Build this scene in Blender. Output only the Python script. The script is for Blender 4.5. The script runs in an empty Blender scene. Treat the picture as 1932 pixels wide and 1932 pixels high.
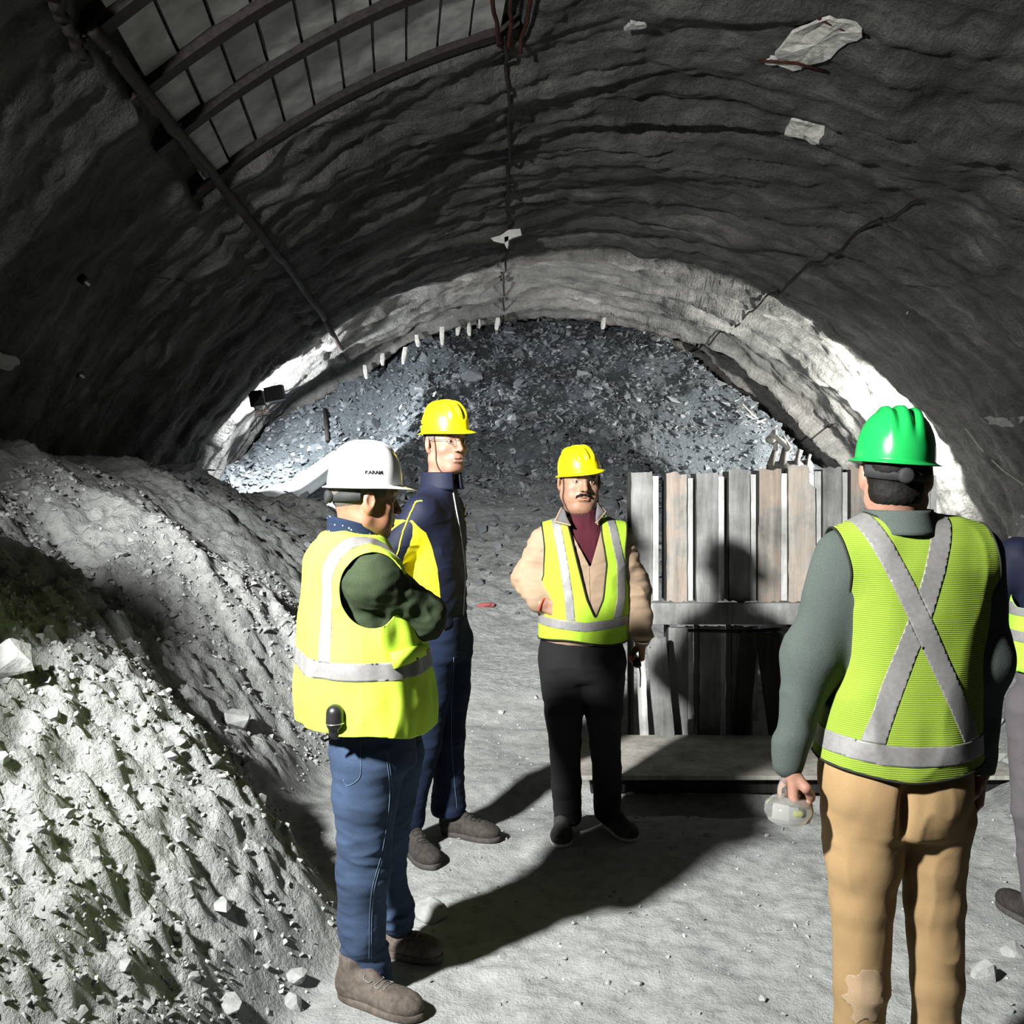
import bpy, math, random
import numpy as np
from mathutils import Vector, Matrix, Quaternion

# ------------------------------------------------------------------ camera, world, lights, exposure
scn = bpy.context.scene
COL = scn.collection
F = 1900.0                      # focal length in pixels of the 1932 px frame
CAMZ = 1.68
VPX, VPY = 960.0, 878.0
cd = bpy.data.cameras.new('camera')
cam = bpy.data.objects.new('camera', cd)
COL.objects.link(cam)
cam.location = (0, 0, CAMZ)
cam.rotation_euler = (math.radians(90), 0, 0)
cd.sensor_width = 36.0
cd.sensor_fit = 'HORIZONTAL'
cd.lens = 36.0 * F / 1932.0
cd.shift_x = (966 - VPX) / 1932.0
cd.shift_y = -(966 - VPY) / 1932.0
cd.clip_start = 0.05
cd.clip_end = 200
scn.camera = cam
scn.view_settings.view_transform = 'Standard'
scn.view_settings.look = 'None'
scn.view_settings.gamma = 1.0
scn.view_settings.use_curve_mapping = False
scn.view_settings.exposure = 0.0

w = bpy.data.worlds.new('world')
scn.world = w
w.use_nodes = True
w.node_tree.nodes['Background'].inputs[0].default_value = (0.85, 0.95, 1.0, 1)
w.node_tree.nodes['Background'].inputs[1].default_value = 0.03

def spot(name, loc, aim, power, size, blend, radius, color):
    ld = bpy.data.lights.new(name, 'SPOT')
    ld.energy = power
    ld.spot_size = math.radians(size)
    ld.spot_blend = blend
    ld.shadow_soft_size = radius
    ld.color = color
    o = bpy.data.objects.new(name, ld)
    o.location = loc
    d = Vector(aim) - Vector(loc)
    o.rotation_euler = d.to_track_quat('-Z', 'Y').to_euler()
    COL.objects.link(o)
    return o

# floodlight on the left wall behind the photographer, two floodlights far in at the rubble face
spot('flood_main', (-2.40, 0.62, 3.20), (1.3, 5.9, 1.6), 4000, 98, 1.0, 0.13, (1.0, 0.985, 0.955))
spot('slope_fill', (-2.44, 0.66, 3.26), (0.3, 10.5, 0.9), 4800, 46, 1.0, 0.13, (1.0, 0.985, 0.955))  # added fill spot beside the main flood, brightens the middle of the slope
spot('flood_left', (-3.62, 14.88, 2.80), (-3.42, 19.5, 2.9), 1700, 173, 0.03, 0.10, (0.96, 0.98, 1.0))
spot('flood_right', (5.72, 14.75, 2.15), (5.5, 19.5, 2.4), 1900, 173, 0.03, 0.10, (1.0, 0.97, 0.92))

# ------------------------------------------------------------------ small helpers
RNG = np.random.RandomState(7)
def tag(o, label=None, cat=None, group=None, kind=None):
    if label: o['label'] = label
    if cat: o['category'] = cat
    if group: o['group'] = group
    if kind: o['kind'] = kind
    return o

def mesh_obj(name, V, Fc, mat, parent=None, smooth=True, mats=None, midx=None):
    me = bpy.data.meshes.new(name)
    V = np.asarray(V, dtype=np.float32)
    if isinstance(Fc, np.ndarray):
        n, k = Fc.shape
        me.vertices.add(len(V)); me.vertices.foreach_set('co', V.ravel())
        me.loops.add(n * k); me.loops.foreach_set('vertex_index', Fc.astype(np.int32).ravel())
        me.polygons.add(n)
        me.polygons.foreach_set('loop_start', np.arange(0, n * k, k, dtype=np.int32))
        me.polygons.foreach_set('loop_total', np.full(n, k, dtype=np.int32))
        me.update(calc_edges=True)
    else:
        me.from_pydata(V.tolist(), [], Fc)
        me.update()
    for m in (mats or [mat]):
        me.materials.append(m)
    if midx is not None:
        me.polygons.foreach_set('material_index', np.asarray(midx, dtype=np.int32))
    me.polygons.foreach_set('use_smooth', np.full(len(me.polygons), smooth))
    me.validate()
    o = bpy.data.objects.new(name, me)
    COL.objects.link(o)
    if parent is not None:
        o.parent = parent
    return o

def empty(name, loc=(0, 0, 0), rz=0.0):
    o = bpy.data.objects.new(name, None)
    o.empty_display_size = 0.1
    o.location = loc
    o.rotation_euler = (0, 0, rz)
    COL.objects.link(o)
    return o

def W(px, py, y):
    """world point that lies on the sight line of a photo pixel at distance y"""
    return np.array([(px - VPX) * y / F, y, CAMZ - (py - VPY) * y / F])

def sstep(a, b, x):
    t = np.clip((x - a) / (b - a), 0, 1)
    return t * t * (3 - 2 * t)

def _hash(ix, iy, iz, seed):
    h = (ix.astype(np.int64) * 374761393 + iy.astype(np.int64) * 668265263 + iz.astype(np.int64) * 2147483647 + seed * 1274126177) & 0xFFFFFFFF
    h = ((h ^ (h >> 13)) * 1274126177) & 0xFFFFFFFF
    h = h ^ (h >> 16)
    return (h & 0xFFFF).astype(np.float32) / 32768.0 - 1.0

def vnoise(x, y, z=0.0, seed=0):
    x = np.asarray(x, np.float32); y = np.asarray(y, np.float32); z = np.asarray(z, np.float32) + 0 * x
    ix = np.floor(x); iy = np.floor(y); iz = np.floor(z)
    fx = x - ix; fy = y - iy; fz = z - iz
    fx = fx * fx * (3 - 2 * fx); fy = fy * fy * (3 - 2 * fy); fz = fz * fz * (3 - 2 * fz)
    r = 0
    for dx in (0, 1):
        wx = fx if dx else 1 - fx
        for dy in (0, 1):
            wy = fy if dy else 1 - fy
            for dz in (0, 1):
                wz = fz if dz else 1 - fz
                r = r + wx * wy * wz * _hash(ix + dx, iy + dy, iz + dz, seed)
    return r

def fbm(x, y, z=0.0, oct=4, seed=0, gain=0.5):
    a = 1.0; r = 0; f = 1.0
    for i in range(oct):
        r = r + a * vnoise(x * f, y * f, np.asarray(z) * f, seed + i * 17)
        a *= gain; f *= 2.03
    return r

def vnormals(V, Fq):
    """area weighted vertex normals of a quad / tri array"""
    a = V[Fq[:, 0]]; b = V[Fq[:, 1]]; c = V[Fq[:, 2]]
    if Fq.shape[1] == 4:
        n = np.cross(c - a, V[Fq[:, 3]] - b)
    else:
        n = np.cross(b - a, c - a)
    N = np.zeros_like(V)
    for k in range(Fq.shape[1]):
        for j in range(3):
            N[:, j] += np.bincount(Fq[:, k], weights=n[:, j], minlength=len(V))
    return N / np.maximum(np.linalg.norm(N, axis=1, keepdims=True), 1e-12)

# ------------------------------------------------------------------ materials
class NT:
    def __init__(self, name):
        self.m = bpy.data.materials.new(name)
        self.m.use_nodes = True
        self.t = self.m.node_tree
        self.b = self.t.nodes['Principled BSDF']
    def n(self, typ, **kw):
        nd = self.t.nodes.new(typ)
        for k, v in kw.items():
            if k.startswith('i_'):
                key = k[2:]
                key = int(key) if key.isdigit() else key.replace('_', ' ')
                nd.inputs[key].default_value = v
            else:
                setattr(nd, k, v)
        return nd
    def l(self, a, ao, b, bi):
        self.t.links.new(a.outputs[ao], b.inputs[bi])
    def coord(self, kind='Object', scale=(1, 1, 1), rot=(0, 0, 0)):
        tc = self.n('ShaderNodeTexCoord')
        mp = self.n('ShaderNodeMapping')
        mp.inputs['Scale'].default_value = scale
        mp.inputs['Rotation'].default_value = rot
        self.l(tc, kind, mp, 'Vector')
        return mp
    def noise(self, vec, scale, detail=4, rough=0.55):
        nd = self.n('ShaderNodeTexNoise')
        nd.inputs['Scale'].default_value = scale
        nd.inputs['Detail'].default_value = detail
        nd.inputs['Roughness'].default_value = rough
        self.l(vec, 0, nd, 'Vector')
        return nd
    def ramp(self, src, out, stops):
        r = self.n('ShaderNodeValToRGB')
        el = r.color_ramp.elements
        while len(el) < len(stops):
            el.new(0.5)
        for e, (p, c) in zip(el, stops):
            e.position = p
            e.color = (c[0], c[1], c[2], 1)
        self.l(src, out, r, 'Fac')
        return r
    def mix(self, a, b, fac, mode='MIX'):
        x = self.n('ShaderNodeMix', data_type='RGBA', blend_type=mode)
        for i, s in ((6, a), (7, b)):
            if isinstance(s, tuple) and len(s) == 3 and not hasattr(s[0], 'outputs'):
                x.inputs[i].default_value = (*s, 1)
            else:
                self.l(s[0], s[1], x, i)
        if isinstance(fac, (int, float)):
            x.inputs[0].default_value = fac
        else:
            self.l(fac[0], fac[1], x, 0)
        return (x, 2)
    def bump(self, src, out, strength, dist, prev=None):
        b = self.n('ShaderNodeBump')
        b.inputs['Strength'].default_value = strength
        b.inputs['Distance'].default_value = dist
        self.l(src, out, b, 'Height')
        if prev is not None:
            self.l(prev, 0, b, 'Normal')
        return b
    def col(self, c):
        self.l(c[0], c[1], self.b, 'Base Color')
    def nrm(self, b):
        self.l(b, 0, self.b, 'Normal')
    def rough(self, v, spec=0.5):
        self.b.inputs['Roughness'].default_value = v
        self.b.inputs['Specular IOR Level'].default_value = spec

MATS = {}
def plain(name, c, rough=0.6, spec=0.4, metal=0.0, nscale=60, namp=0.15, bump=0.0, bdist=0.002, coat=0.0, kind='Object', scale=(1, 1, 1)):
    """a colour broken up by noise, with an optional noise bump"""
    if name in MATS:
        return MATS[name]
    k = NT(name)
    v = k.coord(kind, scale)
    nz = k.noise(v, nscale)
    lo = tuple(x * (1 - namp) for x in c); hi = tuple(min(1, x * (1 + namp)) for x in c)
    r = k.ramp(nz, 'Fac', [(0.3, lo), (0.7, hi)])
    k.col((r, 0))
    k.rough(rough, spec)
    k.b.inputs['Metallic'].default_value = metal
    k.b.inputs['Coat Weight'].default_value = coat
    if bump:
        k.nrm(k.bump(nz, 'Fac', bump, bdist))
    MATS[name] = k.m
    return k.m

def mat_dust(name='grey_rock_dust', bd=0.016, g=0.84):
    k = NT(name)
    v = k.coord('Object')
    n1 = k.noise(v, 1.1, 5, 0.6)
    n2 = k.noise(v, 14, 6, 0.7)
    n3 = k.noise(v, 90, 4, 0.6)
    r1 = k.ramp(n1, 'Fac', [(0.3, (0.32 * g, 0.335 * g, 0.33 * g)), (0.7, (0.42 * g, 0.435 * g, 0.425 * g))])
    r2 = k.ramp(n2, 'Fac', [(0.33, (0.70, 0.70, 0.70)), (0.50, (0.97, 0.97, 0.97)), (0.68, (1.08, 1.08, 1.08))])
    c = k.mix((r1, 0), (r2, 0), 1.0, 'MULTIPLY')
    vo = k.n('ShaderNodeTexVoronoi', feature='F1')
    vo.inputs['Scale'].default_value = 26
    k.l(v, 0, vo, 'Vector')
    r3 = k.ramp(vo, 'Distance', [(0.0, (1.15, 1.15, 1.15)), (0.16, (1, 1, 1)), (1.0, (0.96, 0.96, 0.96))])
    c = k.mix(c, (r3, 0), 0.8, 'MULTIPLY')
    k.col(c)
    b = k.bump(n3, 'Fac', 0.7, 0.008)
    b = k.bump(n2, 'Fac', 0.65, bd, b)
    k.nrm(b)
    k.rough(0.95, 0.1)
    return k.m

def mat_slate():
    k = NT('blue_grey_slate')
    g = k.n('ShaderNodeNewGeometry')
    v = k.coord('Object')
    n = k.noise(v, 9, 5, 0.6)
    r = k.ramp(g, 'Random Per Island', [(0.0, (0.075, 0.086, 0.095)), (0.6, (0.115, 0.128, 0.138)), (0.93, (0.17, 0.184, 0.192)), (1.0, (0.27, 0.285, 0.295))])
    r2 = k.ramp(n, 'Fac', [(0.3, (0.75, 0.75, 0.75)), (0.7, (1.15, 1.15, 1.15))])
    k.col(k.mix((r, 0), (r2, 0), 1.0, 'MULTIPLY'))
    k.nrm(k.bump(n, 'Fac', 0.5, 0.02))
    k.rough(0.8, 0.25)
    return k.m

def mat_pebble():
    k = NT('dusty_stone')
    g = k.n('ShaderNodeNewGeometry')
    v = k.coord('Object')
    n = k.noise(v, 45, 5, 0.6)
    r = k.ramp(g, 'Random Per Island', [(0.0, (0.24, 0.25, 0.247)), (0.8, (0.33, 0.34, 0.335)), (1.0, (0.46, 0.475, 0.47))])
    r2 = k.ramp(n, 'Fac', [(0.3, (0.82, 0.82, 0.82)), (0.7, (1.1, 1.1, 1.1))])
    k.col(k.mix((r, 0), (r2, 0), 1.0, 'MULTIPLY'))
    k.nrm(k.bump(n, 'Fac', 0.5, 0.006))
    k.rough(0.95, 0.1)
    return k.m

def mat_shotcrete():
    k = NT('sprayed_concrete')
    uv = k.n('ShaderNodeUVMap', uv_map='UVMap')
    mp = k.n('ShaderNodeMapping'); mp.inputs['Scale'].default_value = (0.35, 2.2, 1)
    k.l(uv, 0, mp, 0)
    mp2 = k.n('ShaderNodeMapping'); mp2.inputs['Scale'].default_value = (1, 1, 1)
    k.l(uv, 0, mp2, 0)
    n1 = k.noise(mp, 1.6, 7, 0.65)       # flow layers round the arch
    n2 = k.noise(mp2, 0.45, 4, 0.6)      # big patches
    n3 = k.noise(mp2, 26, 5, 0.7)        # grain
    r1 = k.ramp(n1, 'Fac', [(0.30, (0.07, 0.07, 0.068)), (0.55, (0.14, 0.14, 0.137)), (0.72, (0.27, 0.27, 0.262))])
    r2 = k.ramp(n2, 'Fac', [(0.35, (0.6, 0.62, 0.6)), (0.65, (1.15, 1.13, 1.1))])
    c = k.mix((r1, 0), (r2, 0), 1.0, 'MULTIPLY')
    r3 = k.ramp(n3, 'Fac', [(0.35, (0.7, 0.7, 0.7)), (0.66, (1.05, 1.05, 1.05)), (0.78, (1.7, 1.7, 1.68))])
    c = k.mix(c, (r3, 0), 0.9, 'MULTIPLY')
    n4 = k.noise(mp2, 2.6, 6, 0.7)       # blotches and pale splashes
    r4 = k.ramp(n4, 'Fac', [(0.30, (0.50, 0.50, 0.50)), (0.50, (0.95, 0.95, 0.95)), (0.66, (1.25, 1.25, 1.25)), (0.74, (2.1, 2.1, 2.05))])
    c = k.mix(c, (r4, 0), 0.85, 'MULTIPLY')
    # lining colour ramps paler inward, painting in a stronger floodlit band near the rubble
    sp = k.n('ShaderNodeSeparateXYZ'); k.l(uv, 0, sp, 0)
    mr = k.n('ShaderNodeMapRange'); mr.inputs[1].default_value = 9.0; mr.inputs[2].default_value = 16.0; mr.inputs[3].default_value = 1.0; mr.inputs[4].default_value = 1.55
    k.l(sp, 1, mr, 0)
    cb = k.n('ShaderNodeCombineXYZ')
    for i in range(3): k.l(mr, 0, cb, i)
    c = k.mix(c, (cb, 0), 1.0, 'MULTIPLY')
    k.col(c)
    b = k.bump(n3, 'Fac', 0.9, 0.05)
    b = k.bump(n4, 'Fac', 0.7, 0.12, b)
    b = k.bump(n1, 'Fac', 0.6, 0.10, b)
    k.nrm(b)
    k.rough(0.9, 0.2)
    return k.m

def mat_slope():
    k = NT('dusty_to_dark_rubble')
    v = k.coord('Object')
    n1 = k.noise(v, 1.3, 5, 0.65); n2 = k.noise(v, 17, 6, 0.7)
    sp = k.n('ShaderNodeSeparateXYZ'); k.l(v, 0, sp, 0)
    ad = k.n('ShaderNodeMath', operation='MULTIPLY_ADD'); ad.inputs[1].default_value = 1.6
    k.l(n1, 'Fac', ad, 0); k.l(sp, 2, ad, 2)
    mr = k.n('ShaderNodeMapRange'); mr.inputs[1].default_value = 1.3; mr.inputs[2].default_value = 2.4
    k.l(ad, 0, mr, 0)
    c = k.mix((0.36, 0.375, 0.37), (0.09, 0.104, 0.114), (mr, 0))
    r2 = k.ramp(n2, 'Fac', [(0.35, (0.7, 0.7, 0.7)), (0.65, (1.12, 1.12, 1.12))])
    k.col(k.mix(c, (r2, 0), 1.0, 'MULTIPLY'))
    k.nrm(k.bump(n2, 'Fac', 0.8, 0.05)); k.rough(0.95, 0.1)
    return k.m
SLOPE = mat_slope()
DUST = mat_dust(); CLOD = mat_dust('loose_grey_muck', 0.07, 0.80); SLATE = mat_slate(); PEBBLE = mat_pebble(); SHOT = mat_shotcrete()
STONE = plain('dusty_grey_stone', (0.29, 0.30, 0.295), 0.95, 0.1, 0, 18, 0.2, 0.6, 0.02)
STEEL = plain('dark_rusty_steel', (0.022, 0.018, 0.017), 0.7, 0.3, 0.2, 25, 0.5, 0.4, 0.003)
WIRE = plain('pale_wire', (0.35, 0.34, 0.31), 0.6, 0.3, 0.3, 30, 0.3)
BLACKP = plain('black_plastic', (0.012, 0.012, 0.013), 0.35, 0.5, 0, 60, 0.2)
WHITEROCK = plain('bare_white_plaster', (0.46, 0.46, 0.43), 0.9, 0.1, 0, 22, 0.25, 0.6, 0.02)

# ------------------------------------------------------------------ tunnel lining
def ring(y):
    return 2.58 - 0.106 * y, -0.78 - 0.066 * y, 6.6     # axis x, axis z, radius

def lin(th, y, off=0.0):
    """point on the lining, th from the crown (+ to the right), off > 0 towards the inside"""
    cx, cz, R = ring(y)
    r = R - off
    return np.stack([cx + r * np.sin(th), y + 0 * th, cz + r * np.cos(th)], -1)

def lin_px(px, py, inset=0.0):
    """angle and depth of the lining seen at a photo pixel"""
    lo, hi = 0.3, 40.0
    def g(y):
        p = W(px, py, y); cx, cz, R = ring(y)
        return math.hypot(p[0] - cx, p[2] - cz) - (R - inset)
    for _ in range(60):
        m = 0.5 * (lo + hi)
        if g(m) < 0: lo = m
        else: hi = m
    p = W(px, py, lo); cx, cz, R = ring(lo)
    return math.atan2(p[0] - cx, p[2] - cz), lo

RIDGES = [(4.4, .06, .10), (5.3, .05, .10), (6.1, .06, .10), (6.8, .05, .09), (7.9, .07, .12), (8.9, .05, .12), (9.8, .04, .10), (10.8, .06, .12), (11.8, .04, .12),
          (12.9, .05, .12), (13.9, .06, .12), (15.2, .05, .10), (16.0, .12, .08), (16.8, .16, .09), (17.8, .26, .10), (18.6, .16, .09), (19.4, .14, .14), (20.4, .12, .12), (21.4, .12, .12)]
def lin_disp(th, y):
    s = th * 6.6
    wob = 0.10 * fbm(s * 0.5, y * 0.3, 1.0, 3, 5)
    d = 0
    for yy, a, wd in RIDGES:
        amp = a * (0.7 + 0.5 * vnoise(s * 0.7, y * 0 + yy * 3.1, 0, 9))
        d = d + amp * np.exp(-((y + wob - yy) / wd) ** 2)
    flow = 1 - np.abs(fbm(s * 0.30, (y + wob) * 1.7, 0, 4, 21))
    d = d + 0.10 * flow * sstep(7.4, 9.0, y) + 0.04 * flow
    d = d + 0.07 * fbm(s * 1.1, y * 1.3, 0, 5, 33, .58)
    d = d + 0.014 * fbm(s * 7, y * 7, 0, 2, 44)
    # rougher overbreak patches up on the right haunch
    patch = sstep(0.12, 0.3, th) * sstep(14.0, 9.0, y)
    d = d + patch * 0.16 * fbm(s * 0.8, y * 0.9, 2.0, 4, 55)
    lag = sstep(-0.70, -0.685, th) * sstep(-0.235, -0.26, th) * sstep(8.0, 7.9, y)
    d = d * (1 - lag) - 0.10 * lag
    d = d - 0.05 * np.exp(-((th + 0.70 - 0.08 * sstep(6, 17, y)) / 0.008) ** 2) * sstep(8, 9, y)
    return d

def build_lining():
    nth, ny = 640, 620
    th = np.linspace(math.radians(-112), math.radians(112), nth)
    t = np.linspace(0, 1, ny)
    TH, T = np.meshgrid(th, t, indexing='ij')
    yend = 19.55 + 0.10 * vnoise(TH * 16, 0 * TH, 0, 3) + 0.05 * vnoise(TH * 60, 0 * TH, 0, 4) + 3.0 * sstep(0.16, 0.5, TH) + 1.6 * sstep(-0.62, -0.9, TH)
    tt = T
    Y = -5.0 + (yend + 5.0) * tt
    D = lin_disp(TH, Y)
    V = lin(TH, Y, D)
    idx = np.arange(nth * ny).reshape(nth, ny)
    Fq = np.stack([idx[:-1, :-1], idx[:-1, 1:], idx[1:, 1:], idx[1:, :-1]], -1).reshape(-1, 4)
    V = V.reshape(-1, 3)
    N = vnormals(V, Fq)
    thf = (TH[:-1, :-1] + TH[1:, 1:]).reshape(-1) / 2
    uvs = np.stack([TH.ravel() * 6.6, Y.ravel()], -1)
    for name, mask in (('wall_left', thf < -0.95), ('ceiling', np.abs(thf) <= 0.95), ('wall_right', thf > 0.95)):
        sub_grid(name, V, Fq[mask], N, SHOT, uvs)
    # rim: thickness of the broken lining end
    e0 = V.reshape(nth, ny, 3)[:, -1]
    out = np.stack([lin(th, yend[:, -1] - 0.02, -0.35)], 0)[0]
    RV = np.concatenate([e0, out]); k = np.arange(nth - 1)
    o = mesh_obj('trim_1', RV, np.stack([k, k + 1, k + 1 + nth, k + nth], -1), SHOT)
    tag(o, kind='structure')

def sub_grid(name, V, Fq, N, mat, uvs=None, kind='structure'):
    used, inv = np.unique(Fq, return_inverse=True)
    o = mesh_obj(name, V[used], inv.reshape(Fq.shape), mat)
    me = o.data
    if uvs is not None:
        l = me.uv_layers.new(name='UVMap')
        li = np.zeros(len(me.loops), np.int32); me.loops.foreach_get('vertex_index', li)
        l.data.foreach_set('uv', uvs[used][li].astype(np.float32).ravel())
    me.normals_split_custom_set_from_vertices(N[used].tolist())
    tag(o, kind=kind)
    return o

# ------------------------------------------------------------------ ground
def slope_h(x, y):
    """collapse rubble that climbs to the end of the lining"""
    p = np.interp(y, [5.8, 7, 9, 12, 15, 17, 19, 21, 24], [-.05, .03, .30, .95, 2.10, 3.10, 4.35, 5.6, 6.6])
    cap = 4.9 - 0.62 * np.maximum(0, np.abs(x - 0.1) - 1.2) ** 1.15 + 0.6 * sstep(19, 22, y)
    h = np.minimum(p, cap * sstep(5, 17, y) + 6 * (1 - sstep(5, 17, y)))
    side = sstep(1.4, 3.6, x) * sstep(18.0, 14.5, y)           # right of the barrier the ground stays low
    h = h * (1 - 0.75 * side)
    left = sstep(-1.3, -2.4, x) * sstep(18.9, 16.0, y)
    h = h * (1 - left) + np.minimum(h, np.interp(y, [12, 14.4, 16, 19], [.45, .70, 1.45, 1.9])) * left
    return h

def mound_h(x, y):
    """muck heap along the left wall"""
    xt = -0.42 - 0.085 * np.minimum(y, 5) - 0.02 * np.maximum(y - 5, 0) + 0.16 * np.sin(y * 2.1 + 0.8) * sstep(2.4, 3.6, y) + 0.10 * vnoise(y * 1.6, 0 * y, 0, 11)
    s = xt - x
    T = np.interp(y, [0, 7, 9, 11.3, 12.3, 13.4, 15], [1.80, 1.86, 1.80, 1.66, 1.20, 0.55, 0.2])
    T = T + 0.10 * vnoise(x * 0.9, y * 0.8, 0, 12)
    prof = 0.86 * np.maximum(s, 0) - 0.10 * sstep(0.3, 1.5, s)
    h = T * np.tanh(prof / T * 1.12)
    # gullies that run down the slope
    g = fbm(y * 0.75 + 0.55 * x, x * 0.22, 0, 3, 13)
    h = h + 0.20 * g * sstep(0.15, 1.0, s)
    g2 = 1 - np.abs(fbm((y + 0.9 * x) * 1.7, x * 0.35, 0, 3, 14))
    h = h + 0.09 * (g2 - 0.5) * sstep(0.1, 0.7, s) * sstep(2.8, 4.5, y)
    # unseen hump past the left frame edge, added to throw shade onto the heap
    h = h + 1.6 * np.exp(-(((x + 2.42) / 0.64) ** 2 + ((y - 2.3) / 0.50) ** 2))
    h = np.where(h > 2.25, 2.25 + 0.22 * np.tanh((h - 2.25) / 0.22), h)
    return np.where(s > -0.2, np.maximum(h, 0), 0) * sstep(-0.1, 0.25, s)

def berm_h(x, y):
    """low heap of clods by the right wall"""
    r = x - (0.35 + 0.385 * y)
    top = 1.12 * sstep(3.4, 6.0, y) * sstep(13, 10.5, y)
    return top * sstep(0.0, 1.15, r) * (1 + 0.14 * vnoise(x * 1.7, y * 1.7, 0, 15))

FEET = []      # (x, y, r) of spots kept level for people to stand on
def ground(x, y, detail=True):
    x = np.asarray(x, np.float64); y = np.asarray(y, np.float64)
    f = 0.030 * fbm(x * 1.1, y * 1.1, 0, 3, 1) * sstep(2.0, 5.0, y) + 0.008 * fbm(x * 5, y * 5, 0, 3, 2)
    m = mound_h(x, y); s = slope_h(x, y); b = berm_h(x, y)
    h = np.maximum(np.maximum(m, s), b)
    h = h + 0.25 * np.minimum(np.minimum(m, s), 0.3)
    if detail:
        # the floor is trodden, the heaps are loose clods
        loose = sstep(0.03, 0.35, np.maximum(m, b))
        rocky = sstep(0.9, 2.0, s)
        near = sstep(7.5, 3.5, y)
        c = fbm(x * 13, y * 13, 0, 4, 3, 0.62)
        h = h + loose * (0.036 * c + 0.028 * np.abs(fbm(x * 6, y * 6, 0, 3, 6))) * (0.65 + 0.5 * near)
        h = h + loose * 0.035 * fbm(x * 2.6, y * 2.6, 0, 3, 8)
        h = h + rocky * 0.13 * fbm(x * 2.2, y * 2.2, 0, 4, 7)
        h = h + sstep(0.05, 0.4, s) * 0.025 * fbm(x * 4, y * 4, 0, 3, 10)
        h = h + (1 - loose) * 0.0045 * fbm(x * 22, y * 22, 0, 2, 4) * near
        # heel and tyre scuffs
        h = h - 0.010 * (1 - loose) * sstep(0.35, 0.8, vnoise(x * 3.1, y * 3.7, 0, 18))
    base = f + h
    # dug-out hollow in front of the planked barrier
    base = base - 0.09 * np.exp(-(((x - 1.1) / 0.9) ** 2 + ((y - 5.02) / 0.16) ** 2))
    for fx, fy, fr in FEET:
        k = np.exp(-(((x - fx) ** 2 + (y - fy) ** 2) / fr ** 2) ** 2)
        base = base * (1 - k)
    return base

def build_ground():
    xs = np.concatenate([np.arange(-6.5, -3.2, .05), np.arange(-3.2, 2.8, .017), np.arange(2.8, 10.5, .06)])
    ys = [-4.0]
    while ys[-1] < 24:
        y = ys[-1]
        ys.append(y + (0.12 if y < 1.6 else max(0.012, 0.0042 * y)))
    ys = np.array(ys)
    X, Y = np.meshgrid(xs, ys, indexing='ij')
    Z = ground(X, Y)
    nx, ny = X.shape
    idx = np.arange(nx * ny).reshape(nx, ny)
    V = np.stack([X, Y, Z], -1).reshape(-1, 3)
    Fq = np.stack([idx[:-1, :-1], idx[1:, :-1], idx[1:, 1:], idx[:-1, 1:]], -1).reshape(-1, 4)
    N = vnormals(V, Fq)
    xc = (X[:-1, :-1] + X[1:, 1:]).ravel() / 2; yc = (Y[:-1, :-1] + Y[1:, 1:]).ravel() / 2
    m = mound_h(xc, yc); s = slope_h(xc, yc); b = berm_h(xc, yc)
    cls = np.zeros(len(xc), int)
    cls[(s > 0.06)] = 2
    cls[(m > 0.03) & (m >= s)] = 1
    cls[(b > 0.03) & (b >= s) & (b > m)] = 3
    cx, cz, R = 2.58 - 0.106 * yc, -0.78 - 0.066 * yc, 6.6
    inside = (xc - cx) ** 2 < (R + 0.6) ** 2
    sub_grid('floor', V, Fq[(cls == 0) & inside], N, DUST)
    o = sub_grid('muck_heap', V, Fq[(cls == 1) & inside], N, CLOD, kind='stuff')
    tag(o, 'long heap of loose grey excavated muck piled along the left wall', 'muck heap')
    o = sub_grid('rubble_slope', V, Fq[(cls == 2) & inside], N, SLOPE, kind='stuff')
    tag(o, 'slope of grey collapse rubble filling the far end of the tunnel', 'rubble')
    o = sub_grid('clod_heap', V, Fq[(cls == 3) & inside], N, CLOD, kind='stuff')
    tag(o, 'low heap of pale clods at the foot of the right wall', 'clod heap')

def rock_proto(rs, n=9, flat=0.35):
    """convex angular stone as verts + faces (hull of a few points)"""
    import bmesh
    bm = bmesh.new()
    for _ in range(n):
        v = rs.normal(size=3); v /= np.linalg.norm(v)
        v *= 0.8 + 0.4 * rs.rand()
        bm.verts.new((v[0], v[1] * (0.6 + 0.3 * rs.rand()), v[2] * flat))
    bmesh.ops.convex_hull(bm, input=bm.verts)
    bmesh.ops.triangulate(bm, faces=bm.faces)
    bm.verts.ensure_lookup_table(); bm.verts.index_update()
    loose = [v for v in bm.verts if not v.link_faces]
    for v in loose: bm.verts.remove(v)
    bm.verts.index_update()
    V = np.array([v.co[:] for v in bm.verts]); Fc = np.array([[v.index for v in f.verts] for f in bm.faces])
    bm.free()
    return V, Fc

def scatter(name, protos, P, S, mat, rs, tilt=None, spread=0.5, smooth=False):
    VV = []; FF = []; off = 0
    for i in range(len(P)):
        V, Fc = protos[rs.randint(len(protos))]
        a = rs.rand() * 2 * math.pi
        q = Matrix.Rotation(rs.normal() * spread, 3, 'X') @ Matrix.Rotation(rs.normal() * spread, 3, 'Y') @ Matrix.Rotation(a, 3, 'Z')
        M = np.array(q)
        if tilt is not None: M = np.array(tilt) @ M
        VV.append((V * S[i]) @ M.T + P[i]); FF.append(Fc + off); off += len(V)
    return mesh_obj(name, np.concatenate(VV), np.concatenate(FF), mat, smooth=smooth)

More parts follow.
